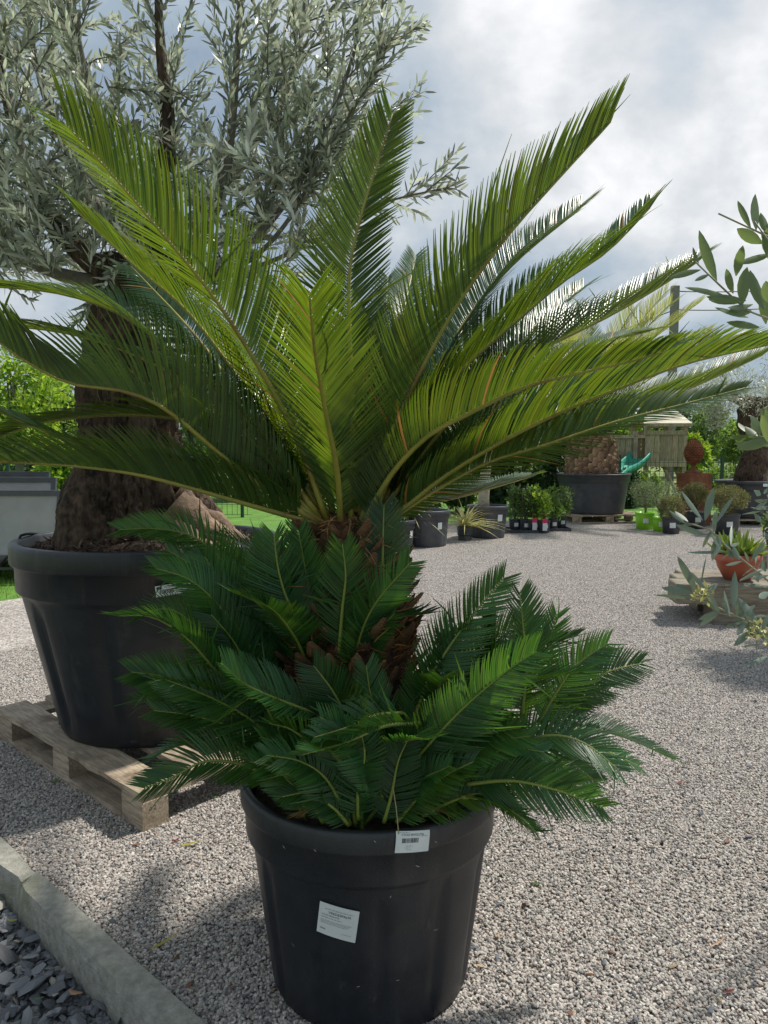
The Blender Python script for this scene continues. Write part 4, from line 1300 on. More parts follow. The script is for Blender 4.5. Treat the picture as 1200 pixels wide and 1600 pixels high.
def tree(name, label, cat, x, y, h, cr, m, n=5000, leaf=.12, seed=0, z0=.35, group=None, clumps=16, zoff=0):
    rng = random.Random(seed)
    t = thing(name, label, cat, (x, y, zoff), group)
    mb = MB()
    mb.tube([(0, 0, -.05), (.02 * h, 0, h * .2), (-.01 * h, .02 * h, h * .5), (0, 0, h * .8)], [h * .035, h * .028, h * .02, h * .008], 8)
    cs = []; rs = []
    for k in range(clumps):
        a = rng.uniform(0, 6.28); u = rng.random() ** .5
        zz = h * (z0 + (1 - z0) * rng.uniform(.12, .92)); w = math.sin(math.pi * min(1, max(0.12, (zz / h - z0) / (1 - z0) * .85 + .12)))
        c = (cr * u * w * math.cos(a) * .8, cr * u * w * math.sin(a) * .8, zz)
        cs.append(c); rs.append(cr * rng.uniform(.22, .42))
        mb.tube([(0, 0, h * .25 + zz * .2), (c[0] * .5, c[1] * .5, (h * .3 + zz) / 2), c], [h * .014, h * .009, h * .003], 5)
    mb.build('trunk', M['twig'], t)
    leaf_cloud('crown', m, t, cs, rs, n, leaf, leaf * .55, seed)
    return t


def small_pot(parent, R, r, H, m, lab=None, rim=.022, at=(0, 0, 0), yaw=-math.pi / 2):
    mb = MB()
    mb.lathe([(r * .9, 0), (r, .006), (R * .95 - .002, H - rim - .012), (R * .955, H - rim), (R, H - rim + .003), (R, H - .004), (R * .97, H), (R * .92, H), (R * .88, H - rim), (0.01, H - rim * 1.2)], 40)
    mb.f.append(tuple(range(40))); mb.sm.append(False)
    p = mb.build('pot', m, parent)
    if lab:
        a, z, w, h = lab
        f = wrap(a, z, lambda q: r + (R * .95 - r) * q / (H - rim), .03, .006)
        sticker(p, f, w, h, M['white'])
    return p


def blades(name, m, parent, c, n, L, W, seed=0, spread=1.0, droop=.5, kind=True, zmin=.3):
    rng = np.random.default_rng(seed)
    a = rng.uniform(0, 6.28, n); e = rng.uniform(zmin, 1.4, n)
    D = np.stack([np.cos(a) * np.cos(e) * spread, np.sin(a) * np.cos(e) * spread, np.sin(e)], 1)
    P = np.array(c) + D * .02
    bend = np.stack([np.cos(a) * .3, np.sin(a) * .3, -np.full(n, droop) * rng.uniform(.5, 1.3, n)], 1)
    V, Q = strips(P, D, np.array([0, 0, 1.]) + D * -.5 + .01, rng.uniform(.6, 1.1, n) * L, W, [0, .25, .5, .75, 1], [.8, 1, .9, .6, .06], bend=bend, fold=.2, cols=3)
    o = link(name, np_mesh(name, V, Q), m, parent)
    if kind: tag(o, kind='stuff')
    return o


# ---- row of pots behind, left to centre
def row_pot(px, py, R, H, label, rr=.78, lab=None, name='potted_tree', cat='potted tree', g=None):
    p = at_z(px, py); t = thing(name, label, cat, (p.x, p.y + R * rr, 0.0), g)
    pot_mesh(R, R * rr, H, .05, .07, 10, .008, n=80, soil=.9).build('pot', M['pot_far'], t)
    soil_disc(R * .9, H - .05, .03, t, M['soil'], n=24, rings=6)
    if lab:
        f = wrap(lab[0], lab[1], lambda z: R * (rr + (.93 - rr) * z / H), 0, .014)
        sticker(t, f, lab[2], lab[3], M['white'])
    return t


t = row_pot(665, 857, .355, .50, 'wide black pot with striped spiky leaves hanging over its rim behind the cycad', rr=.85, lab=(-math.pi / 2 + .62, .30, .07, .09), name='potted_yucca', cat='potted plant')
blades('foliage', M['yellow'], t, (-.22, -.12, .46), 34, .42, .016, 5, droop=.8, zmin=.0)
t = row_pot(727, 846, .11, .21, 'small black pot with yellow striped spiky plant between two wide pots', rr=.85, name='potted_yucca', cat='potted plant')
blades('foliage', M['yellow'], t, (0, 0, .2), 110, .55, .016, 6, droop=.5, zmin=.2)
t = row_pot(765, 843, .315, .49, 'black pot with a thick pale pruned trunk behind the cycad', rr=.8, lab=(-math.pi / 2 + .55, .32, .085, .10))
mb = MB(); mb.tube([(-.06, 0, .42), (-.06, 0, .6), (-.04, .02, .9), (0, .02, 1.3), (.02, 0, 1.8)], [.095, .085, .08, .075, .06], 14)
for i, v in enumerate(mb.v):
    k = noise.noise(Vector(v) * 9) * .02; mb.v[i] = (v[0] + k, v[1] + k, v[2])
mb.build('trunk', mat('pale_bark', (0.28, 0.24, 0.17), (0.45, 0.40, 0.30), rough=.9, scale=12, bump=.01, bscale=30), t)
leaf_cloud('crown', M['bush_grey'], t, [(0, 0, 2.0), (-.3, 0, 1.75), (.3, 0, 1.8), (0, .2, 2.2), (.15, -.2, 1.6)], [.35, .3, .3, .3, .2], 3500, .06, .018, 3)
t = row_pot(618, 862, .27, .40, 'black pot mostly hidden behind the cycad fronds with a white label on its right', rr=.85, lab=(-math.pi / 2 + .95, .22, .06, .09), name='potted_shrub', cat='potted plant')
leaf_cloud('foliage', M['bush'], t, [(0, 0, .55), (.1, 0, .7)], [.2, .2], 700, .06, .02, 3)
# nursery trays with seedlings
for i, (px, py, w, lbl) in enumerate(((818, 834, .62, 'black plastic nursery tray nearest to the wide trunk pot'), (868, 831, .5, 'black plastic nursery tray beside the pallet of the palm tub'))):
    p = at_z(px, py); t = tag(MB().box((0, 0, .012), (w, .5, .02)).box((0, -.25, .03), (w, .012, .05)).box((0, .25, .03), (w, .012, .05)).box((-w / 2, 0, .03), (.012, .5, .05)).box((w / 2, 0, .03), (.012, .5, .05)).build('nursery_tray', M['pot_far']),
                              lbl, 'tray', 'nursery trays behind the gravel yard')
    t.location = (p.x, p.y + .25, 0)
SM = [(806, 830, .10, 'bush', 'black square pot of leafy young shrub at the left of the tray, cream label', None),
      (822, 831, .09, 'bush', 'bushy seedling pot second from the left in the tray', None),
      (836, 832, .10, 'tree', 'grey pot with leafy shrub and a pink tag on its left side', 'pink'),
      (852, 833, .10, 'lime', 'grey pot with leafy shrub and long pink and white picture tag', 'pink'),
      (866, 829, .08, 'tree', 'small pot seedling with white label in the right tray', None),
      (879, 826, .09, 'bush', 'black pot seedling with white label next to the palm pallet', None)]
for i, (px, py, r, mk, lbl, tg) in enumerate(SM):
    p = at_z(px, py, .02); t = thing('potted_seedling', lbl, 'potted plant', (p.x, p.y + r, .024), 'small potted shrubs in nursery trays')
    small_pot(t, r, r * .8, .19, M['pot_far'], lab=(-math.pi / 2 + .1, .10, .07, .06))
    mb = MB()
    for k in range(5):
        a = k * 1.3; mb.tube([(0, 0, .15), (.05 * math.cos(a), .05 * math.sin(a), .4), (.1 * math.cos(a), .1 * math.sin(a), .62)], [.006, .005, .003], 5)
    mb.build('stem', M['twig'], t)
    leaf_cloud('foliage', M[mk], t, [(random.uniform(-.1, .1), random.uniform(-.1, .1), random.uniform(.25, .65)) for _ in range(9)], [.1] * 9, 520, .06, .03, 30 + i)
    if tg:
        MB().box((-.01, -r - .012, .12), (.07, .006, .17)).build('picture_tag', M['white'], t)
        MB().box((-.01, -r - .017, .19), (.08, .006, .07)).build('picture_tag', M['pink'], t)

# ---- palm tub on its pallet
PT = at_z(939, 818); PT.y += .55
pallet('wooden pallet under the big palm tub across the gravel', (PT.x + .1, PT.y, 0.004), 0.12, 1.35, 1.1, .15, seed=8)
t = thing('potted_palm', 'stout date palm with scaly trunk in a wide black tub on a pallet', 'potted palm', (PT.x, PT.y, .155))
RP = .68
pot_mesh(RP, .55, .735, .03, .12, 1, 0.0, n=96, soil=.93).build('pot', M['pot_far'], t)
soil_disc(RP * .9, .685, .03, t, M['soil'], n=32, rings=6)
mb = MB(); prof = [(.40, .58), (.43, .7), (.44, .9), (.42, 1.1), (.36, 1.3), (.25, 1.42), (.05, 1.5)]
mb.lathe(prof, 30, c=(-.05, 0, 0)); trk = mb.build('trunk', M['fibre'], t)
mb = MB()
mb.add([(0, -.07, -.03), (0, .07, -.03), (.0, .06, .05), (0, -.06, .05), (.11, -.045, .05), (.11, .045, .05), (.10, .035, .10), (.10, -.035, .10)],
       [(0, 1, 2, 3), (4, 7, 6, 5), (0, 4, 5, 1), (3, 2, 6, 7), (0, 3, 7, 4), (1, 5, 6, 2)])
bme = bpy.data.meshes.new('leaf_stub'); bme.from_pydata(mb.v, [], mb.f)
bme.materials.append(mat('stub', (0.15, 0.085, 0.05), (0.42, 0.28, 0.18), rough=.9, scale=6, island=.45))
for row in range(9):
    z = .64 + row * .085; rr = np.interp(z, [p_[1] for p_ in prof], [p_[0] for p_ in prof])
    for c in range(17):
        th = 2 * math.pi * (c + .5 * (row % 2)) / 17
        o = bpy.data.objects.new('leaf_stub', bme); COL.objects.link(o); o.parent = trk
        o.location = (-.05 + rr * .97 * math.cos(th), rr * .97 * math.sin(th), z + random.uniform(-.01, .01)); o.rotation_euler = (random.uniform(-.2, .2), -.45 + random.uniform(-.2, .2), th)
        s = random.uniform(.85, 1.15); o.scale = (s, s, s)
rnd = random.Random(12)
for k in range(34):
    a = 2 * math.pi * k / 34 + rnd.uniform(-.1, .1); el = rnd.uniform(.8, 1.5); L = rnd.uniform(2.2, 3.0)
    p = Vector((-.05, 0, 1.4)); w = [p.copy()]
    for s in range(5):
        e = el - .16 * s
        p = p + Vector((math.cos(a) * math.cos(e), math.sin(a) * math.cos(e), math.sin(e))) * L / 5; w.append(p.copy())
    frond(t, w, (-.05, 0), .42, spacing=.035, lift=.45, width=.018, mats=('gold', 'rachis'), seed=500 + k, rr=.014, start=.15, prof1=.5)
mb = MB().box((.12, -.52, .66), (.14, .02, .06), rx=.6); tg_ = mb.build('paper_tag', M['white'], t)

# ---- green pots, black pots with clipped balls
def ball_plant(px, py, r, H, potm, label, mk, br, bz, n, lab=True, leaf=.03, trunk=.0, name='potted_shrub', cat='potted shrub', g=None, flat=.85, lw=.4):
    p = at_z(px, py); t = thing(name, label, cat, (p.x, p.y + r, 0), g)
    small_pot(t, r, r * .84, H, potm, lab=(-math.pi / 2 - .2, H * .55, .09, .08) if lab else None, rim=.035)
    mb = MB()
    mb.tube([(0, 0, H * .7), (.02, 0, H + .1), (0, .01, bz)], [.022, .018, .012], 7)
    for k in range(7):
        a = k * .9; mb.tube([(0, 0, H + .06), (br * .4 * math.cos(a), br * .4 * math.sin(a), bz - br * .1), (br * .7 * math.cos(a), br * .7 * math.sin(a), bz + br * .3)], [.01, .008, .004], 5)
    mb.build('stem', M['twig'], t)
    cs = [(0, 0, bz)]; rs = [br * .75]
    rng = random.Random(px)
    for k in range(22):
        d = Vector((rng.gauss(0, 1), rng.gauss(0, 1), rng.gauss(0, 1))).normalized() * br * .72
        cs.append((d.x, d.y, bz + d.z * flat)); rs.append(br * .32)
    leaf_cloud('foliage', M[mk], t, cs, rs, n, leaf, leaf * lw, px, up=.6)
    return t


ball_plant(1012, 829, .155, .29, M['lime_pot'], 'lime green pot with grey green bushy plant next to the palm tub', 'bush_grey', .30, .58, 3000, g='lime green pots with bushy plants', lw=.25)
ball_plant(1036, 832, .125, .24, M['lime_pot'], 'smaller lime green pot with fresh green bushy plant in front of the pair', 'bush_grey', .33, .56, 3200, g='lime green pots with bushy plants', lw=.25)
ball_plant(1054, 836, .145, .27, M['pot_far'], 'low brownish clipped shrub in a black pot right of the lime pots', 'bush_brown', .23, .41, 5200, leaf=.022)
ball_plant(1094, 828, .17, .30, M['pot_far'], 'brownish clipped shrub ball in a black pot in front of the rusty plinth', 'bush_brown', .25, .57, 6400, leaf=.022)
ball_plant(1144, 838, .19, .33, M['pot_far'], 'largest clipped green brown shrub ball in a black pot near the far olive', 'bush_brown', .31, .54, 9000, leaf=.022)

# ---- rusty plinth and finial
p = at_y(1082, 820, 12.9)
t = tag(MB().box((0, 0, .46), (.42, .42, .92), rz=.18, bev=.006).build('rusty_plinth', M['rust']), 'square rust brown steel plinth carrying the cone ornament', 'plinth')
t.location = (p.x, 12.9, 0)
t2 = thing('cone_finial', 'rusty pine cone garden finial standing on the steel plinth', 'ornament', (p.x - .02, 12.9, .922))
MB().lathe([(.14, 0), (.14, .015), (.11, .03), (.07, .05), (.035, .09), (.03, .12), (.045, .135), (.05, .15), (.08, .19)], 24, closed_top=True).build('base', M['rust'], t2)
mb = MB()
rows = 16
for i in range(rows):
    u = i / (rows - 1); z = .18 + u * .40; R0 = .145 * math.sin(math.pi * (.16 + .80 * u)) ** .8
    for k in range(16):
        a = 2 * math.pi * (k + .5 * (i % 2)) / 16; s = R0 * .30
        c = Vector((R0 * math.cos(a), R0 * math.sin(a), z)); o_ = Vector((math.cos(a), math.sin(a), .1)); tt = Vector((-math.sin(a), math.cos(a), 0))
        mb.add([c - tt * s, c - UPV * .02, c + tt * s, c + UPV * .022, c + o_ * .032], [(0, 1, 4), (1, 2, 4), (2, 3, 4), (3, 0, 4)])
mb.lathe([(.05, .17), (.12, .25), (.145, .36), (.12, .48), (.03, .585), (.001, .59)], 24)
mb.build('cone', M['rust'], t2)

# ---- far right olive in a black tub
p = at_z(1190, 823); t = thing('potted_olive_tree', 'gnarled olive tree in a black tub at the right edge of the yard', 'potted tree', (p.x + .12, p.y + .6, .12))
pot_mesh(.64, .52, .66, .05, .10, 8, .012, n=80, soil=.93).build('pot', M['pot_far'], t)
f = wrap(-math.pi / 2 - .12, .60, lambda z: .64, 0, .01); sticker(t.children[0], f, .13, .05, M['white'])
soil_disc(.58, .61, .05, t, M['soil'], n=30, rings=6)
mb = MB(); pts = [(.0, 0, .55), (-.02, 0, .8), (.05, 0, 1.1), (.02, 0, 1.45), (-.05, 0, 1.75), (.05, 0, 2.1)]
A, _ = catmull(pts, 30); mb.tube([Vector(a) for a in A], [np.interp(i, [0, 5, 12, 18, 24, 29], [.36, .27, .22, .24, .28, .20]) for i in range(30)], 28)
for i, v in enumerate(mb.v):
    k = noise.fractal(Vector(v) * 4, 1, 2, 4) * .07; mb.v[i] = (v[0] + k, v[1] + k * .6, v[2])
mb.build('trunk', M['bark'], t)
mb = MB(); cs = []; rs = []; rnd = random.Random(4)
for k in range(9):
    a = k * .7; c = (.8 * math.cos(a) * rnd.uniform(.5, 1.1), .7 * math.sin(a), 2.3 + rnd.uniform(-.3, .6)); cs.append(c); rs.append(.42)
    mb.tube([(0, 0, 1.9), (c[0] * .5, c[1] * .5, 2.1), c], [.07, .04, .01], 6)
mb.build('branch', M['bark'], t)
cs += [(-.75, -.1, 1.75), (-.95, 0, 2.2), (-.6, 0, 2.05)]; rs += [.2, .35, .3]
leaf_cloud('foliage', M['olive'], t, cs, rs, 9000, .065, .013, 77)
pallet('reddish worn pallet under the far right olive tub', (p.x + .12, p.y + .6, -.02), .05, 1.3, 1.1, .14, seed=9)


# ---- timber sleepers with aloe bowl
def build_sleepers():
    y0 = 5.05
    a = at_z(1108, 978)       # near left foot
    t = thing('sleeper_step', 'low platform of weathered grey timber sleepers under the aloe bowl', 'timber platform', (a.x, a.y, 0), rz=-.12)
    for i, (x, y, z, l) in enumerate(((1.0, .12, .08, 1.95), (1.0, .60, .08, 1.9), (.93, .12, .236, 2.35), (.95, .365, .238, 2.25), (1.08, .61, .235, 2.3))):
        MB().box((x, y, z), (l, .235, .155), bev=.008).build('sleeper', M['sleeper'], t)
    return t


build_sleepers()


def build_aloe(px, py, R, H, label, n_ros, seed):
    w = at_z(px, py, .316); t = thing('aloe_bowl', label, 'potted succulent', (w.x, w.y + R * .5, .317))
    mb = MB(); mb.lathe([(R * .5, 0), (R * .58, .006), (R * .84, H * .45), (R * .93, H * .7), (R * .96, H * .72), (R, H * .74), (R, H), (R * .93, H), (R * .9, H * .85), (.01, H * .85)], 48)
    mb.f.append(tuple(range(48))); mb.sm.append(False); mb.build('bowl', M['terracotta'], t)
    rng = np.random.default_rng(seed)
    Vs, Qs = strips([[0, 0, 0]], [[1, 0, .0]], [[0, 0, 1]], [1.0], [.26], [0, .2, .5, .8, 1], [1, 1, .8, .4, .03], bend=np.array([[0, 0, .22]]), fold=-.35, cols=3)
    # closed underside so the leaf is thick
    V2 = Vs.copy(); V2[:, 2] -= .10 * (1 - V2[:, 0].clip(0, 1)); V = np.concatenate([Vs, V2]); Q = np.concatenate([Qs, Qs[:, ::-1] + len(Vs)])
    me = np_mesh('leaf', V, Q); me.materials.append(M['aloe'])
    for r in range(n_ros):
        a0 = 2 * math.pi * r / n_ros; c = (R * .5 * math.cos(a0), R * .5 * math.sin(a0), H * .88) if r else (0, 0, H * .95)
        for k in range(20):
            o = bpy.data.objects.new('leaf', me); COL.objects.link(o); o.parent = t
            L = R * rng.uniform(.75, 1.3); o.location = c; o.scale = (L, L, L)
            o.rotation_euler = (0, -rng.uniform(.15, 1.35), k * 2.4 + rng.uniform(-.2, .2))
    return t


build_aloe(1160, 908, .17, .20, 'terracotta coloured bowl crowded with spiky green aloes on the timber sleepers', 6, 3)
# second small pot behind at the frame's edge
w = at_z(1203, 850, .25)
t = thing('potted_seedling', 'small leafy plant in a black pot at the right edge above the aloe bowl', 'potted plant', (w.x + .06, w.y, .0))
MB().box((0, 0, .11), (.5, .3, .22)).build('stand', M['sleeper'], t)
q = small_pot(t, .11, .09, .17, M['pot_far'])
q.location = (0, 0, .223)
leaf_cloud('foliage', M['bush'], t, [(0, 0, .52), (-.06, 0, .48), (.05, 0, .6)], [.12, .1, .1], 260, .07, .035, 5)


# ---- leaning branches of two shrubs that stand just outside the frame on the right
def branch_plant(name, label, root, stems, leaves, m, Y, W, flowers=None, cat='shrub'):
    root = Vector(root)
    t = thing(name, label, cat, (root.x, root.y, 0))
    small_pot(t, .2, .16, .32, M['pot'], rim=.03)
    for st in stems:
        pts = [at_y(a, b, y) - root for a, b, y in st]
        pts = [Vector((0, 0, .28)), Vector((-.03, -.02, .28 + (pts[0].z - .28) * .6))] + pts
        A, _ = catmull(pts, 30)
        mb = MB(); mb.tube([Vector(a) for a in A], [.0075 * (1 - .78 * i / 29) for i in range(30)], 7); mb.build('stem', M['stem'], t)
    rng = np.random.default_rng(len(leaves))
    for (bx, by, tx, ty, w) in leaves:
        Yb = Y + rng.uniform(-.03, .03)
        b = at_y(bx, by, Yb) - root; e = at_y(tx, ty, Yb + rng.uniform(-.05, .05)) - root
        d = e - b; L = d.length
        V, Q = strips([list(b)], [list(d)], [[rng.normal(0, .35), -1, rng.normal(.2, .35)]], [L], [w * Yb / 1150 * 1.65], [0, .12, .3, .5, .7, .88, 1], [.1, .45, .85, 1, .88, .5, .05], bend=np.array([[0, 0, rng.uniform(-.08, .08)]]), fold=.12, cols=3)
        link('leaf', np_mesh('leaf', V, Q), m, t)
    if flowers:
        for fx, fy, r in flowers:
            c = at_y(fx, fy, Y) - root
            leaf_cloud('flower_cluster', M['yellow'], t, [tuple(c)], [r], 60, .014, .006, 3)
    return t


M['stem'] = mat('green_stem', (0.24, 0.22, 0.15), (0.33, 0.30, 0.2), rough=.6)
z6 = lambda x, y: (1040 + x / 3.6375, 280 + y / 3.6375)
z3 = lambda x, y: (1000 + x / 6, 620 + y / 6)
z5 = lambda x, y: (1000 + x / 6, 820 + y / 6)
lv = [(290, 580, 190, 300, 10), (190, 490, 155, 390, 5), (370, 675, 110, 590, 6), (200, 515, 20, 550, 6), (250, 540, 165, 575, 4), (400, 550, 440, 370, 9), (435, 715, 465, 490, 14), (385, 650, 345, 500, 8),
      (560, 740, 480, 510, 14), (470, 785, 280, 715, 9), (485, 280, 410, 110, 7), (515, 290, 510, 100, 10), (550, 365, 405, 285, 11), (580, 310, 540, 200, 8), (582, 700, 570, 570, 10), (600, 380, 545, 300, 6)]
lv = [(*z6(a, b), *z6(c, d), w) for a, b, c, d, w in lv]
m3 = [(1060, 360, 925, 225, 10), (1100, 370, 985, 290, 9), (1190, 340, 1030, 170, 11), (1200, 250, 1140, 110, 8), (1120, 380, 1060, 210, 10), (1200, 380, 860, 372, 2), (1190, 400, 1050, 385, 5), (1210, 330, 1180, 90, 6)]
lv += [(*z3(a, b), *z3(c, d), w) for a, b, c, d, w in m3]
for q in range(16):
    a = random.choice([(1195, 400), (1190, 505), (1175, 480), (1198, 690), (1185, 360), (1160, 470)]); th = random.uniform(1.2, 3.4); l = random.uniform(35, 62)
    lv.append((a[0] + random.uniform(-4, 14), a[1] + random.uniform(-6, 10), a[0] + l * math.cos(th), a[1] - l * math.sin(th), random.uniform(6, 11)))
Yb = 1.5
st = [[(1290, 545, 1.6), (1230, 510, Yb), (*z6(440, 735), Yb), (*z6(370, 675), Yb), (*z6(290, 580), Yb), (*z6(230, 525), Yb), (*z6(170, 470), Yb)],
      [(1290, 430, 1.6), (1215, 390, Yb), (*z6(550, 365), Yb), (*z6(515, 290), Yb), (*z6(505, 240), Yb)],
      [(1290, 420, 1.6), (1220, 380, Yb), (*z6(430, 255), Yb), (*z6(300, 195), Yb)],
      [(1290, 720, 1.6), (1220, 690, Yb), (*z3(1190, 395), Yb), (*z3(1080, 370), Yb), (*z3(1030, 350), Yb)]]
branch_plant('laurel_olive_shrub', 'shrub reaching in from the right with broad green olive like leaves against the sky', (1.55, 2.1, 0), st, lv, M['olive2'], Yb, 1)
lv = [(590, 1160, 390, 885, 11), (610, 1160, 690, 860, 12), (710, 1190, 880, 910, 7), (450, 1170, 330, 1060, 10), (430, 1190, 270, 1075, 7), (620, 1295, 330, 1215, 9), (700, 1270, 700, 1080, 8), (560, 1190, 370, 1200, 4)]
lv = [(*z3(a, b), *z3(c, d), w * .6) for a, b, c, d, w in lv]
m5 = [(830, 245, 440, 285, 5), (850, 200, 930, 180, 6), (1020, 350, 980, 240, 4), (960, 340, 800, 400, 5), (1050, 465, 930, 520, 6), (1090, 430, 1110, 545, 9), (540, 640, 350, 300, 12), (620, 600, 480, 460, 10), (530, 650, 330, 530, 8),
      (500, 640, 200, 590, 11), (540, 705, 130, 630, 6), (570, 560, 620, 300, 3), (640, 650, 730, 540, 9), (880, 800, 890, 450, 12), (1100, 900, 920, 690, 13), (740, 820, 560, 960, 12), (1030, 980, 900, 840, 13), (1060, 990, 880, 1120, 11),
      (1150, 1120, 950, 1140, 5), (1200, 1230, 960, 1340, 7), (1200, 860, 1070, 840, 5), (1200, 590, 965, 540, 6), (1210, 630, 1115, 690, 11), (820, 740, 760, 750, 3), (900, 860, 720, 840, 5), (1180, 1080, 1090, 960, 8), (1150, 330, 1180, 440, 10)]
lv += [(*z5(a, b), *z5(c, d), w * .6) for a, b, c, d, w in m5]
for q in range(34):
    u = random.random(); sA = random.random() < .45
    bx, by = ((1100 + 110 * u, 820 + 85 * u) if sA else (1120 + 95 * u, 955 + 40 * u)); th = random.uniform(0.6, 5.2); l = random.uniform(22, 42)
    lv.append((bx, by, bx + l * math.cos(th), by - l * math.sin(th), random.uniform(3, 7)))
Yb = 1.45
st = [[(1290, 960, 1.5), (1230, 930, Yb), (*z5(1130, 465), Yb), (*z5(850, 240), Yb), (*z5(720, 120), Yb), (*z5(600, 0), Yb), (*z3(430, 1180), Yb)],
      [(1290, 1010, 1.5), (1225, 990, Yb), (*z5(1130, 950), Yb), (*z5(900, 855), Yb), (*z5(760, 790), Yb), (*z5(640, 730), Yb), (*z5(560, 650), Yb)],
      [(1290, 1060, 1.5), (1240, 1040, Yb), (*z5(1180, 1110), Yb), (*z5(1080, 980), Yb)]]
branch_plant('gum_shrub', 'shrub leaning in low from the right with long silvery grey leaves over the sleepers', (1.5, 1.75, 0), st, lv, M['gum'], Yb, 1, flowers=[(*z5(590, 660), .018), (*z5(1110, 1010), .02)])


tree('added_shade_shrub', 'leafy shrub standing just beyond the right edge of the frame, shading the gravel', 'shrub', 3.05, 4.75, 1.9, .55, M['gum'], 2600, .07, 321, z0=.25, clumps=14)  # invented shrub, out of view, added to throw shade on the right-hand gravel


# ------------------------------------------------------------------ play tower, slide and swing frame
def build_tower():
    Y = 18.0
    t = thing('play_tower', 'wooden play tower with plank sides, pale board roof and green slide', 'play tower', (0, 0, 0))
    X = lambda px: at_y(px, 700, Y).x
    Z = lambda py: at_y(1000, py, Y).z
    x0, x1 = X(1010), X(1069); zd, zr, ze, zp = Z(724), Z(676), Z(662), Z(642)
    D = 1.0

    def bx(name, a, b, m=M['woodx']):
        c = [(p + q) / 2 for p, q in zip(a, b)]; d = [abs(q - p) for p, q in zip(a, b)]
        return MB().box(c, d).build(name, m, t)
    for x in (x0, x1):
        for y in (Y, Y + D): bx('post', (x - .05, y - .05, 0), (x + .05, y + .05, ze))
    bx('post', ((x0 + x1) / 2 - .04, Y - .03, zr), ((x0 + x1) / 2 + .04, Y + .03, ze))
    bx('floor', (x0, Y, zd - .03), (x1, Y + D, zd + .02))
    bx('rail', (x0 - .03, Y - .09, zr - .05), (x1 + .03, Y - .052, zr + .05)); bx('rail', (x0 - .03, Y - .09, zd - .08), (x1 + .03, Y - .052, zd + .06))
    bx('rail', (x0 - .03, Y + D + .052, zr - .05), (x1 + .03, Y + D + .09, zr + .05))
    n = 6
    for i in range(n):
        a = x0 + .02 + (x1 - x0 - .04) * i / n; b = x0 + .02 + (x1 - x0 - .04) * (i + 1) / n
        bx('plank', (a + .008, Y - .051, zd + .06), (b - .008, Y - .033, zr - .05))
        bx('plank', (x1 + .052, Y + D * i / n + .01, zd - .02), (x1 + .07, Y + D * (i + 1) / n - .01, zr))
    # roof boards
    xm = (x0 + x1) / 2; ym = Y + D / 2; over = .13
    nb = 5
    for s in (-1, 1):
        for i in range(nb):
            u0, u1 = i / nb, (i + 1.12) / nb
            ya = ym + s * (D / 2 + over) * (1 - u0); yb = ym + s * (D / 2 + over) * (1 - min(u1, 1)); za = ze + (zp - ze + .12) * u0; zb_ = ze + (zp - ze + .12) * min(u1, 1)
            w = over + (x1 - x0) / 2
            w0, w1 = w * (1 - u0 * .45), w * (1 - min(u1, 1) * .45)
            lift = .012
            vs = [(xm - w0, ya, za + lift), (xm + w0, ya, za + lift), (xm + w1, yb, zb_), (xm - w1, yb, zb_), (xm - w0, ya, za - .02), (xm + w0, ya, za - .02), (xm + w1, yb, zb_ - .02), (xm - w1, yb, zb_ - .02)]
            MB().add(vs, [(0, 1, 2, 3), (7, 6, 5, 4), (0, 4, 5, 1), (1, 5, 6, 2), (2, 6, 7, 3), (3, 7, 4, 0)]).build('roof_board', M['roof'], t)
    for s in (-1, 1):
        bx('eave_board', (x0 - over, ym + s * (D / 2 + over) - .015, ze - .07), (x1 + over, ym + s * (D / 2 + over) + .015, ze + .0))
    # lower bay on the left
    xl = X(952); xa = X(992); zt, zc = Z(682), Z(722)
    for x in (xl, xa): bx('post', (x - .05, Y - .05, 0), (x + .05, Y + .05, zt + .12))
    bx('rail', (xl, Y - .05, zc - .06), (x0, Y - .01, zc + .03)); bx('rail', (xl, Y - .05, zt - .04), (x0, Y - .01, zt + .04))
    n = 7
    dk = mat('dark_plank', (0.14, 0.075, 0.045), (0.22, 0.13, 0.08), rough=.8, scale=5, stretch=(8, 8, 1))
    for i in range(n):
        a = xl + (x0 - xl) * i / n; b = xl + (x0 - xl) * (i + 1) / n
        bx('plank', (a + .008, Y - .009, zc + .03), (b - .008, Y + .01, zt - .04), M['woodx'] if i < 5 else dk)
    # ladder and brace beneath
    MB().tube([(x0 + .75, Y + .1, zd - .05), (x0 + .95, Y - .25, .0)], .05, 6).build('brace', M['woodx'], t)
    MB().tube([(x0 + .45, Y + .1, zd - .05), (x0 + .75, Y - .5, .0)], .045, 6).build('brace', M['woodx'], t)
    for k in range(3):
        MB().box((x0 + .85, Y - .18, .25 + k * .25), (.35, .09, .04)).build('step', M['woodx'], t)
    # slide: trough with raised sides
    A0 = at_y(1001, 716, Y - .1); A1 = at_y(945, 760, Y - 1.9)
    path = [A0 + (A1 - A0) * (i / 14) for i in range(15)]
    vs = []; fs = []
    dr = (A1 - A0).normalized(); sd = dr.cross(UPV).normalized(); up = sd.cross(dr)
    prof = [(-.27, .15), (-.25, .17), (-.22, .15), (-.19, .03), (-.1, 0), (.1, 0), (.19, .03), (.22, .15), (.25, .17), (.27, .15), (.22, -.03), (-.22, -.03)]
    for i, c in enumerate(path):
        w = .04 * math.sin(i / 14 * math.pi * 2) * (-1)
        for (a, b) in prof: vs.append(c + sd * a + up * (b + w))
    m_ = len(prof)
    for i in range(14):
        for j in range(m_):
            j2 = (j + 1) % m_; fs.append((i * m_ + j, i * m_ + j2, (i + 1) * m_ + j2, (i + 1) * m_ + j))
    MB().add(vs, fs, True).build('slide', M['slide'], t)
    # swing frame
    s = thing('swing_frame', 'round timber swing beam with splayed legs beside the play tower', 'swing frame')
    a = at_y(815, 690, 17.5); b = at_y(958, 684, 18)
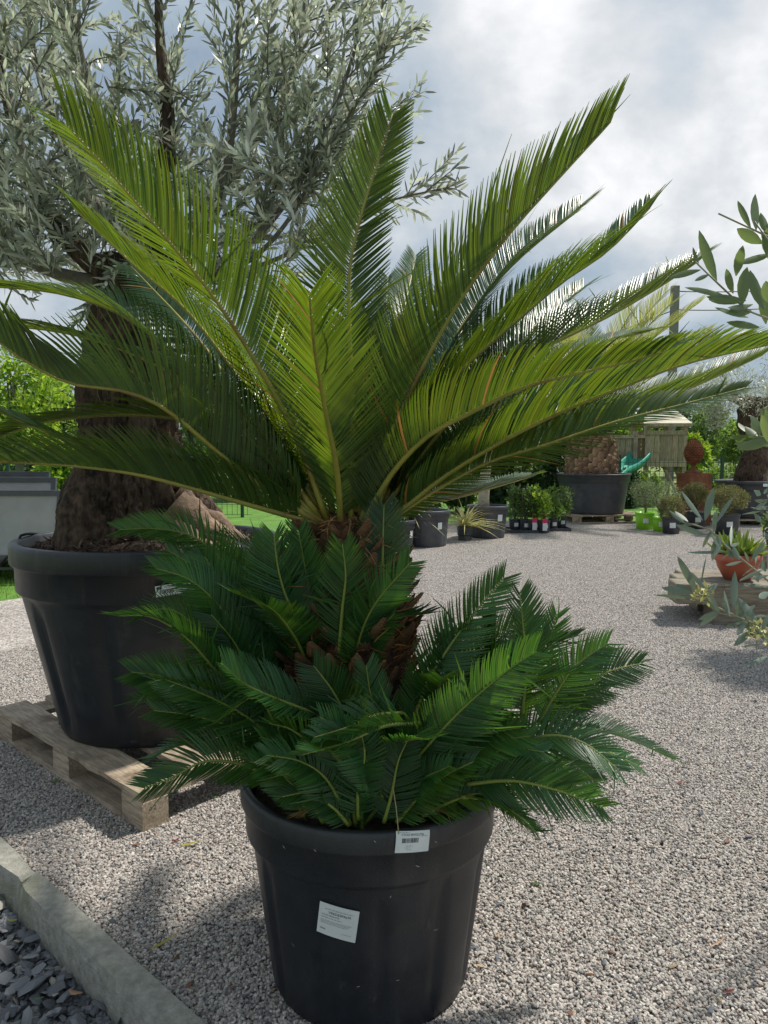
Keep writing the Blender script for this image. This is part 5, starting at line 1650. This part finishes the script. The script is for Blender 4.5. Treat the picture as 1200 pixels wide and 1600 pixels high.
    MB().tube([a, b], .06, 8).build('beam', M['woodx'], s)
    for dx in (-.7, .7):
        MB().tube([a + Vector((.1, 0, .05)), Vector((a.x + .1 + dx * .6, a.y + dx, 0))], .055, 8).build('leg', M['woodx'], s)


build_tower()


# ------------------------------------------------------------------ mesh fence, pole, wires, house
def build_fence(x0, x1, y, label, H=1.1):
    t = thing('mesh_fence', label, 'fence', (0, 0, 0))
    xs = np.arange(x0, x1 + .01, 2.3)
    for x in xs:
        MB().box((x, y, H / 2), (.06, .06, H + .06)).build('post', M['fence'], t)
    mb = MB()
    for x in np.arange(x0, x1, .1):
        mb.box((x, y, H / 2), (.007, .007, H - .08))
    for z in np.arange(.05, H, .2): mb.box(((x0 + x1) / 2, y - .008, z), (x1 - x0, .008, .008))
    tag(mb.build('mesh_wires', M['fence'], t), kind='stuff')


p = at_z(1128, 790)
xp = at_y(1128, 740, 16.5).x
build_fence(xp - 6.9, xp + 6.9, 16.5, 'dark green wire mesh garden fence behind the rusty plinth', 1.18)
build_fence(-12, -2.6, 14.5, 'green mesh fence behind the lawn on the left', 1.1)

P0 = at_y(1055, 447, 30)
t = tag(MB().box((0, 0, P0.z / 2), (.29, .22, P0.z)).build('utility_pole', M['pole']), 'grey square utility pole rising behind the palm fronds', 'utility pole')
t.location = (P0.x, 30, 0)


def wire(a, b, sag, label):
    pts = [a + (b - a) * (i / 20) - UPV * sag * 4 * (i / 20) * (1 - i / 20) for i in range(21)]
    tag(MB().tube(pts, .022, 5).build('overhead_wire', M['black']), label, 'wire', 'overhead wires on the pole')


pz = Vector((P0.x, 30, 0))
wire(at_y(1056, 455, 30), at_y(1420, 425, 34), .3, 'upper overhead wire running right from the pole top')
wire(at_y(1056, 484, 30), at_y(1420, 452, 34), .3, 'lower overhead wire running right from the pole')
wire(at_y(1054, 484, 30), at_y(560, 640, 55), .5, 'overhead wire running left from the pole towards the house')


def build_house():
    t = thing('house', 'distant house with grey tiled roof beyond the hedge', 'house', (6.2, 42, 0))
    MB().box((0, 0, 1.4), (9, 7, 2.8)).build('wall', M['brick'], t)
    vs = [(-4.9, -3.9, 2.8), (4.9, -3.9, 2.8), (4.9, 3.9, 2.8), (-4.9, 3.9, 2.8), (-4.9, 0, 4.9), (4.9, 0, 4.9)]
    MB().add(vs, [(0, 1, 5, 4), (2, 3, 4, 5), (3, 0, 4), (1, 2, 5), (3, 2, 1, 0)]).build('roof', M['tile'], t)
    for x in (-2.6, 0, 2.6):
        w = MB().box((x, -3.52, 1.5), (1.2, .06, 1.2)).build('window', M['white'], t)
        MB().box((x, -3.56, 1.5), (1.0, .03, 1.0)).build('pane', M['black'], w)


build_house()

# ------------------------------------------------------------------ background greenery
def shrubrow(px0, px1, y, h, n, mk, label_list, leaf, seed, name='garden_shrub', nl=3500, z0=.02, g='shrubs behind the row of pots'):
    for i in range(n):
        px = px0 + (px1 - px0) * (i + .5) / n
        x = at_y(px, 700, y).x
        w = abs(at_y(px1, 700, y).x - at_y(px0, 700, y).x) / n * .75
        hh = h * (0.85 + .3 * ((i * 37 + seed) % 7) / 7)
        tree(name, label_list[i], 'shrub', x, y + (i % 2) * .5, hh, w, M[mk[i % len(mk)]], nl, leaf, seed + i, z0=z0, group=g, clumps=26)


shrubrow(640, 900, 15.2, 1.75, 5, ['dark', 'bush', 'dark', 'bush', 'dark'],
         ['dark green garden shrub behind the spiky striped plants', 'mid green garden shrub behind the thick trunk pot', 'dark dense shrub left of the nursery trays backdrop', 'mid green shrub behind the nursery trays', 'dark shrub directly left of the palm tub'], .11, 40)
shrubrow(960, 1040, 17.0, .80, 2, ['dark', 'tree'], ['dark low shrub under the slide', 'bright green shrub under the play tower'], .09, 60, nl=2200)
shrubrow(1085, 1200, 19.5, .8, 2, ['tree', 'bush'], ['rough green weeds behind the mesh fence', 'low shrub behind the fence near the far olive'], .09, 66, nl=2000)
for i, (px, y, h, cr, mk, lbl) in enumerate([
    (1098, 38, 3.6, 1.7, 'tree', 'rounded light green tree behind the cone finial'),
    (1082, 30, 1.9, .75, 'lime', 'small lime green tree just left of the rounded tree'),
    (1150, 44, 3.0, 1.7, 'tree', 'spreading green tree left of the far olive trunk'),
    (1195, 40, 3.4, 2.0, 'bush', 'green tree at the right frame edge behind the far olive'),
    (1045, 36, 3.5, 1.9, 'dark', 'dark green tree behind the play tower roof'),
    (985, 34, 3.3, 2.0, 'tree', 'green tree behind the lower play tower bay'),
    (905, 33, 3.2, 2.2, 'dark', 'dark tree behind the palm tub'),
    (838, 30, 3.2, 1.8, 'tree', 'light green tree in front of the distant house'),
    (770, 32, 3.8, 2.0, 'tree', 'yellow green tree behind the thick trunk pot'),
    (700, 30, 4.2, 2.0, 'bush', 'mid green tree behind the right side of the cycad crown'),
    (630, 28, 4.4, 2.0, 'dark', 'tall dark tree directly behind the cycad crown'),
    (540, 26, 4.0, 2.0, 'bush', 'green tree hidden mostly by the central fronds')]):
    q = at_y(px, 700, y)
    tree('broadleaf_tree', lbl, 'tree', q.x, y, h, cr, M[mk], 5200, .17, 90 + i, z0=.12, group='trees beyond the yard', clumps=24)
for i, (px, y, h, cr, mk, lbl, z0) in enumerate([
    (25, 17, 3.6, 1.5, 'lime', 'bright lime green tree at the left edge above the loungers', .3),
    (85, 19, 3.3, 1.3, 'tree', 'fresh green tree left of the olive trunk', .2),
    (-60, 20, 3.2, 1.6, 'tree', 'green tree at the far left edge of the lawn', .2),
    (95, 12.5, 1.25, .55, 'lime', 'yellow green shrub between the loungers and the olive trunk', .02),
    (300, 18, 3.0, 1.8, 'tree', 'green tree behind the olive trunk', .1),
    (400, 20, 3.0, 1.8, 'bush', 'mid green tree behind the cycad between trunk and fronds', .1),
    (30, 26, 1.5, 1.6, 'dark', 'dark distant bush above the lounger tops', .02),
    (190, 14, 1.6, .9, 'lime', 'lime green shrub right behind the olive trunk', .02)]):
    q = at_y(px, 700, y)
    tree('broadleaf_tree', lbl, 'tree', q.x, y, h, cr, M[mk], 5200, .12 if y < 18 else .15, 130 + i, z0=z0, group='greenery behind the lawn', clumps=22)
# far tree line reading as one mass
rng = np.random.default_rng(5)
cs = []; rs = []
for k in range(260):
    a = rng.uniform(-1.0, 1.0); d = rng.uniform(85, 120); cs.append((a * d, d, rng.uniform(.5, 3.4))); rs.append(rng.uniform(1.6, 3.0))
leaf_cloud('distant_woodland', M['dark'], None, cs, rs, 26000, .9, .6, 9)


# grass blades on the near part of the lawn
def build_grass():
    rng = np.random.default_rng(2)
    n = 26000
    y = rng.uniform(6.1, 11, n); x = rng.uniform(-7.0, -2.4, n)
    ok = (y > 6.02 + (-3.61 - x) * .48 + .02) & (y > 6.02 + (x + 3.61) * 1.2)
    x, y = x[ok], y[ok]; m = len(x)
    P = np.stack([x, y, np.zeros(m)], 1); D = np.stack([rng.normal(0, .4, m), rng.normal(0, .4, m), np.ones(m)], 1)
    V, Q = strips(P, D, rand_dirs(m, rng), rng.uniform(.02, .045, m), .006, [0, .5, 1], [1, .8, .1], bend=rng.normal(0, .3, (m, 3)))
    tag(link('grass', np_mesh('grass', V, Q), M['grass']), kind='stuff')


build_grass()


# ------------------------------------------------------------------ sun loungers on the lawn
def build_lounger(x, y, rz, label, zt):
    t = thing('sun_lounger', label, 'sun lounger', (x, y, 0), 'grey sun loungers parked on the lawn', rz)
    w = .66; zb = .27
    # backrest: raised frame facing the camera, leaning back a little
    lean = .16

    def pt(u, z): return Vector((u, (z - zb) * lean, z))
    fr = MB()
    for a, b in (((-w, zb), (-w, zt)), ((w, zb), (w, zt)), ((-w, zt), (w, zt + .02))):
        p, q = pt(*a), pt(*b); c = (p + q) / 2; d = (q - p)
        if abs(d.x) < .01: fr.box(c, (.05, .035, d.length + .05), rx=-math.atan(lean))
        else: fr.box(c, (d.length + .05, .035, .055))
    fr.build('back_frame', M['frame'], t)
    vs = []; fs = []; nu, nv = 10, 8
    for j in range(nv + 1):
        for i in range(nu + 1):
            u = -w + .02 + (2 * w - .04) * i / nu; z = zb + (zt - zb) * j / nv
            p = pt(u, z); p.y += .03 * math.sin(math.pi * i / nu) * math.sin(math.pi * j / nv); vs.append(p)
    k = len(vs); vs += [v + Vector((0, .006, 0)) for v in vs]
    for j in range(nv):
        for i in range(nu):
            a = j * (nu + 1) + i; fs.append((a, a + 1, a + nu + 2, a + nu + 1)); fs.append((k + a, k + a + nu + 1, k + a + nu + 2, k + a + 1))
    MB().add(vs, fs, True).build('sling', M['sling'], t)
    # bed frame stretching away behind
    MB().box((-w, -.0 + .75, .27), (.05, 1.5, .05)).box((w, .75, .27), (.05, 1.5, .05)).box((0, 1.48, .27), (2 * w, .04, .05)).box((0, -.02, .255), (2 * w + .1, .05, .045)).build('bed_frame', M['frame'], t)
    MB().box((0, .75, .285), (2 * w - .06, 1.42, .008)).build('bed_sling', M['sling'], t)
    for sx in (-1, 1):
        MB().box((sx * (w - .04), 1.35, .135), (.05, .05, .27)).build('leg', M['frame'], t)
        MB().box((sx * (w - .3), .1, .165), (.045, .045, .17)).build('leg', M['frame'], t)
        wh = MB(); wh.tube([(sx * (w - .3) - .02, .1, .07), (sx * (w - .3) + .02, .1, .07)], .07, 16, smooth=False); wh.build('wheel', M['black'], t)
    MB().box((0, .1, .13), (2 * w - .5, .04, .03)).build('axle', M['frame'], t)


for i, (px, y, zt, l) in enumerate(((88, 7.2, .875, 'nearest of the three grey sling sun loungers at the left edge'), (78, 7.75, .985, 'middle one of the three grey sun loungers, only its top bar showing'), (68, 8.3, 1.03, 'rearmost of the three grey sun loungers, dark top bar just visible'))):
    q = at_y(px, 760, y); build_lounger(q.x - .67, y, .02, l, zt)
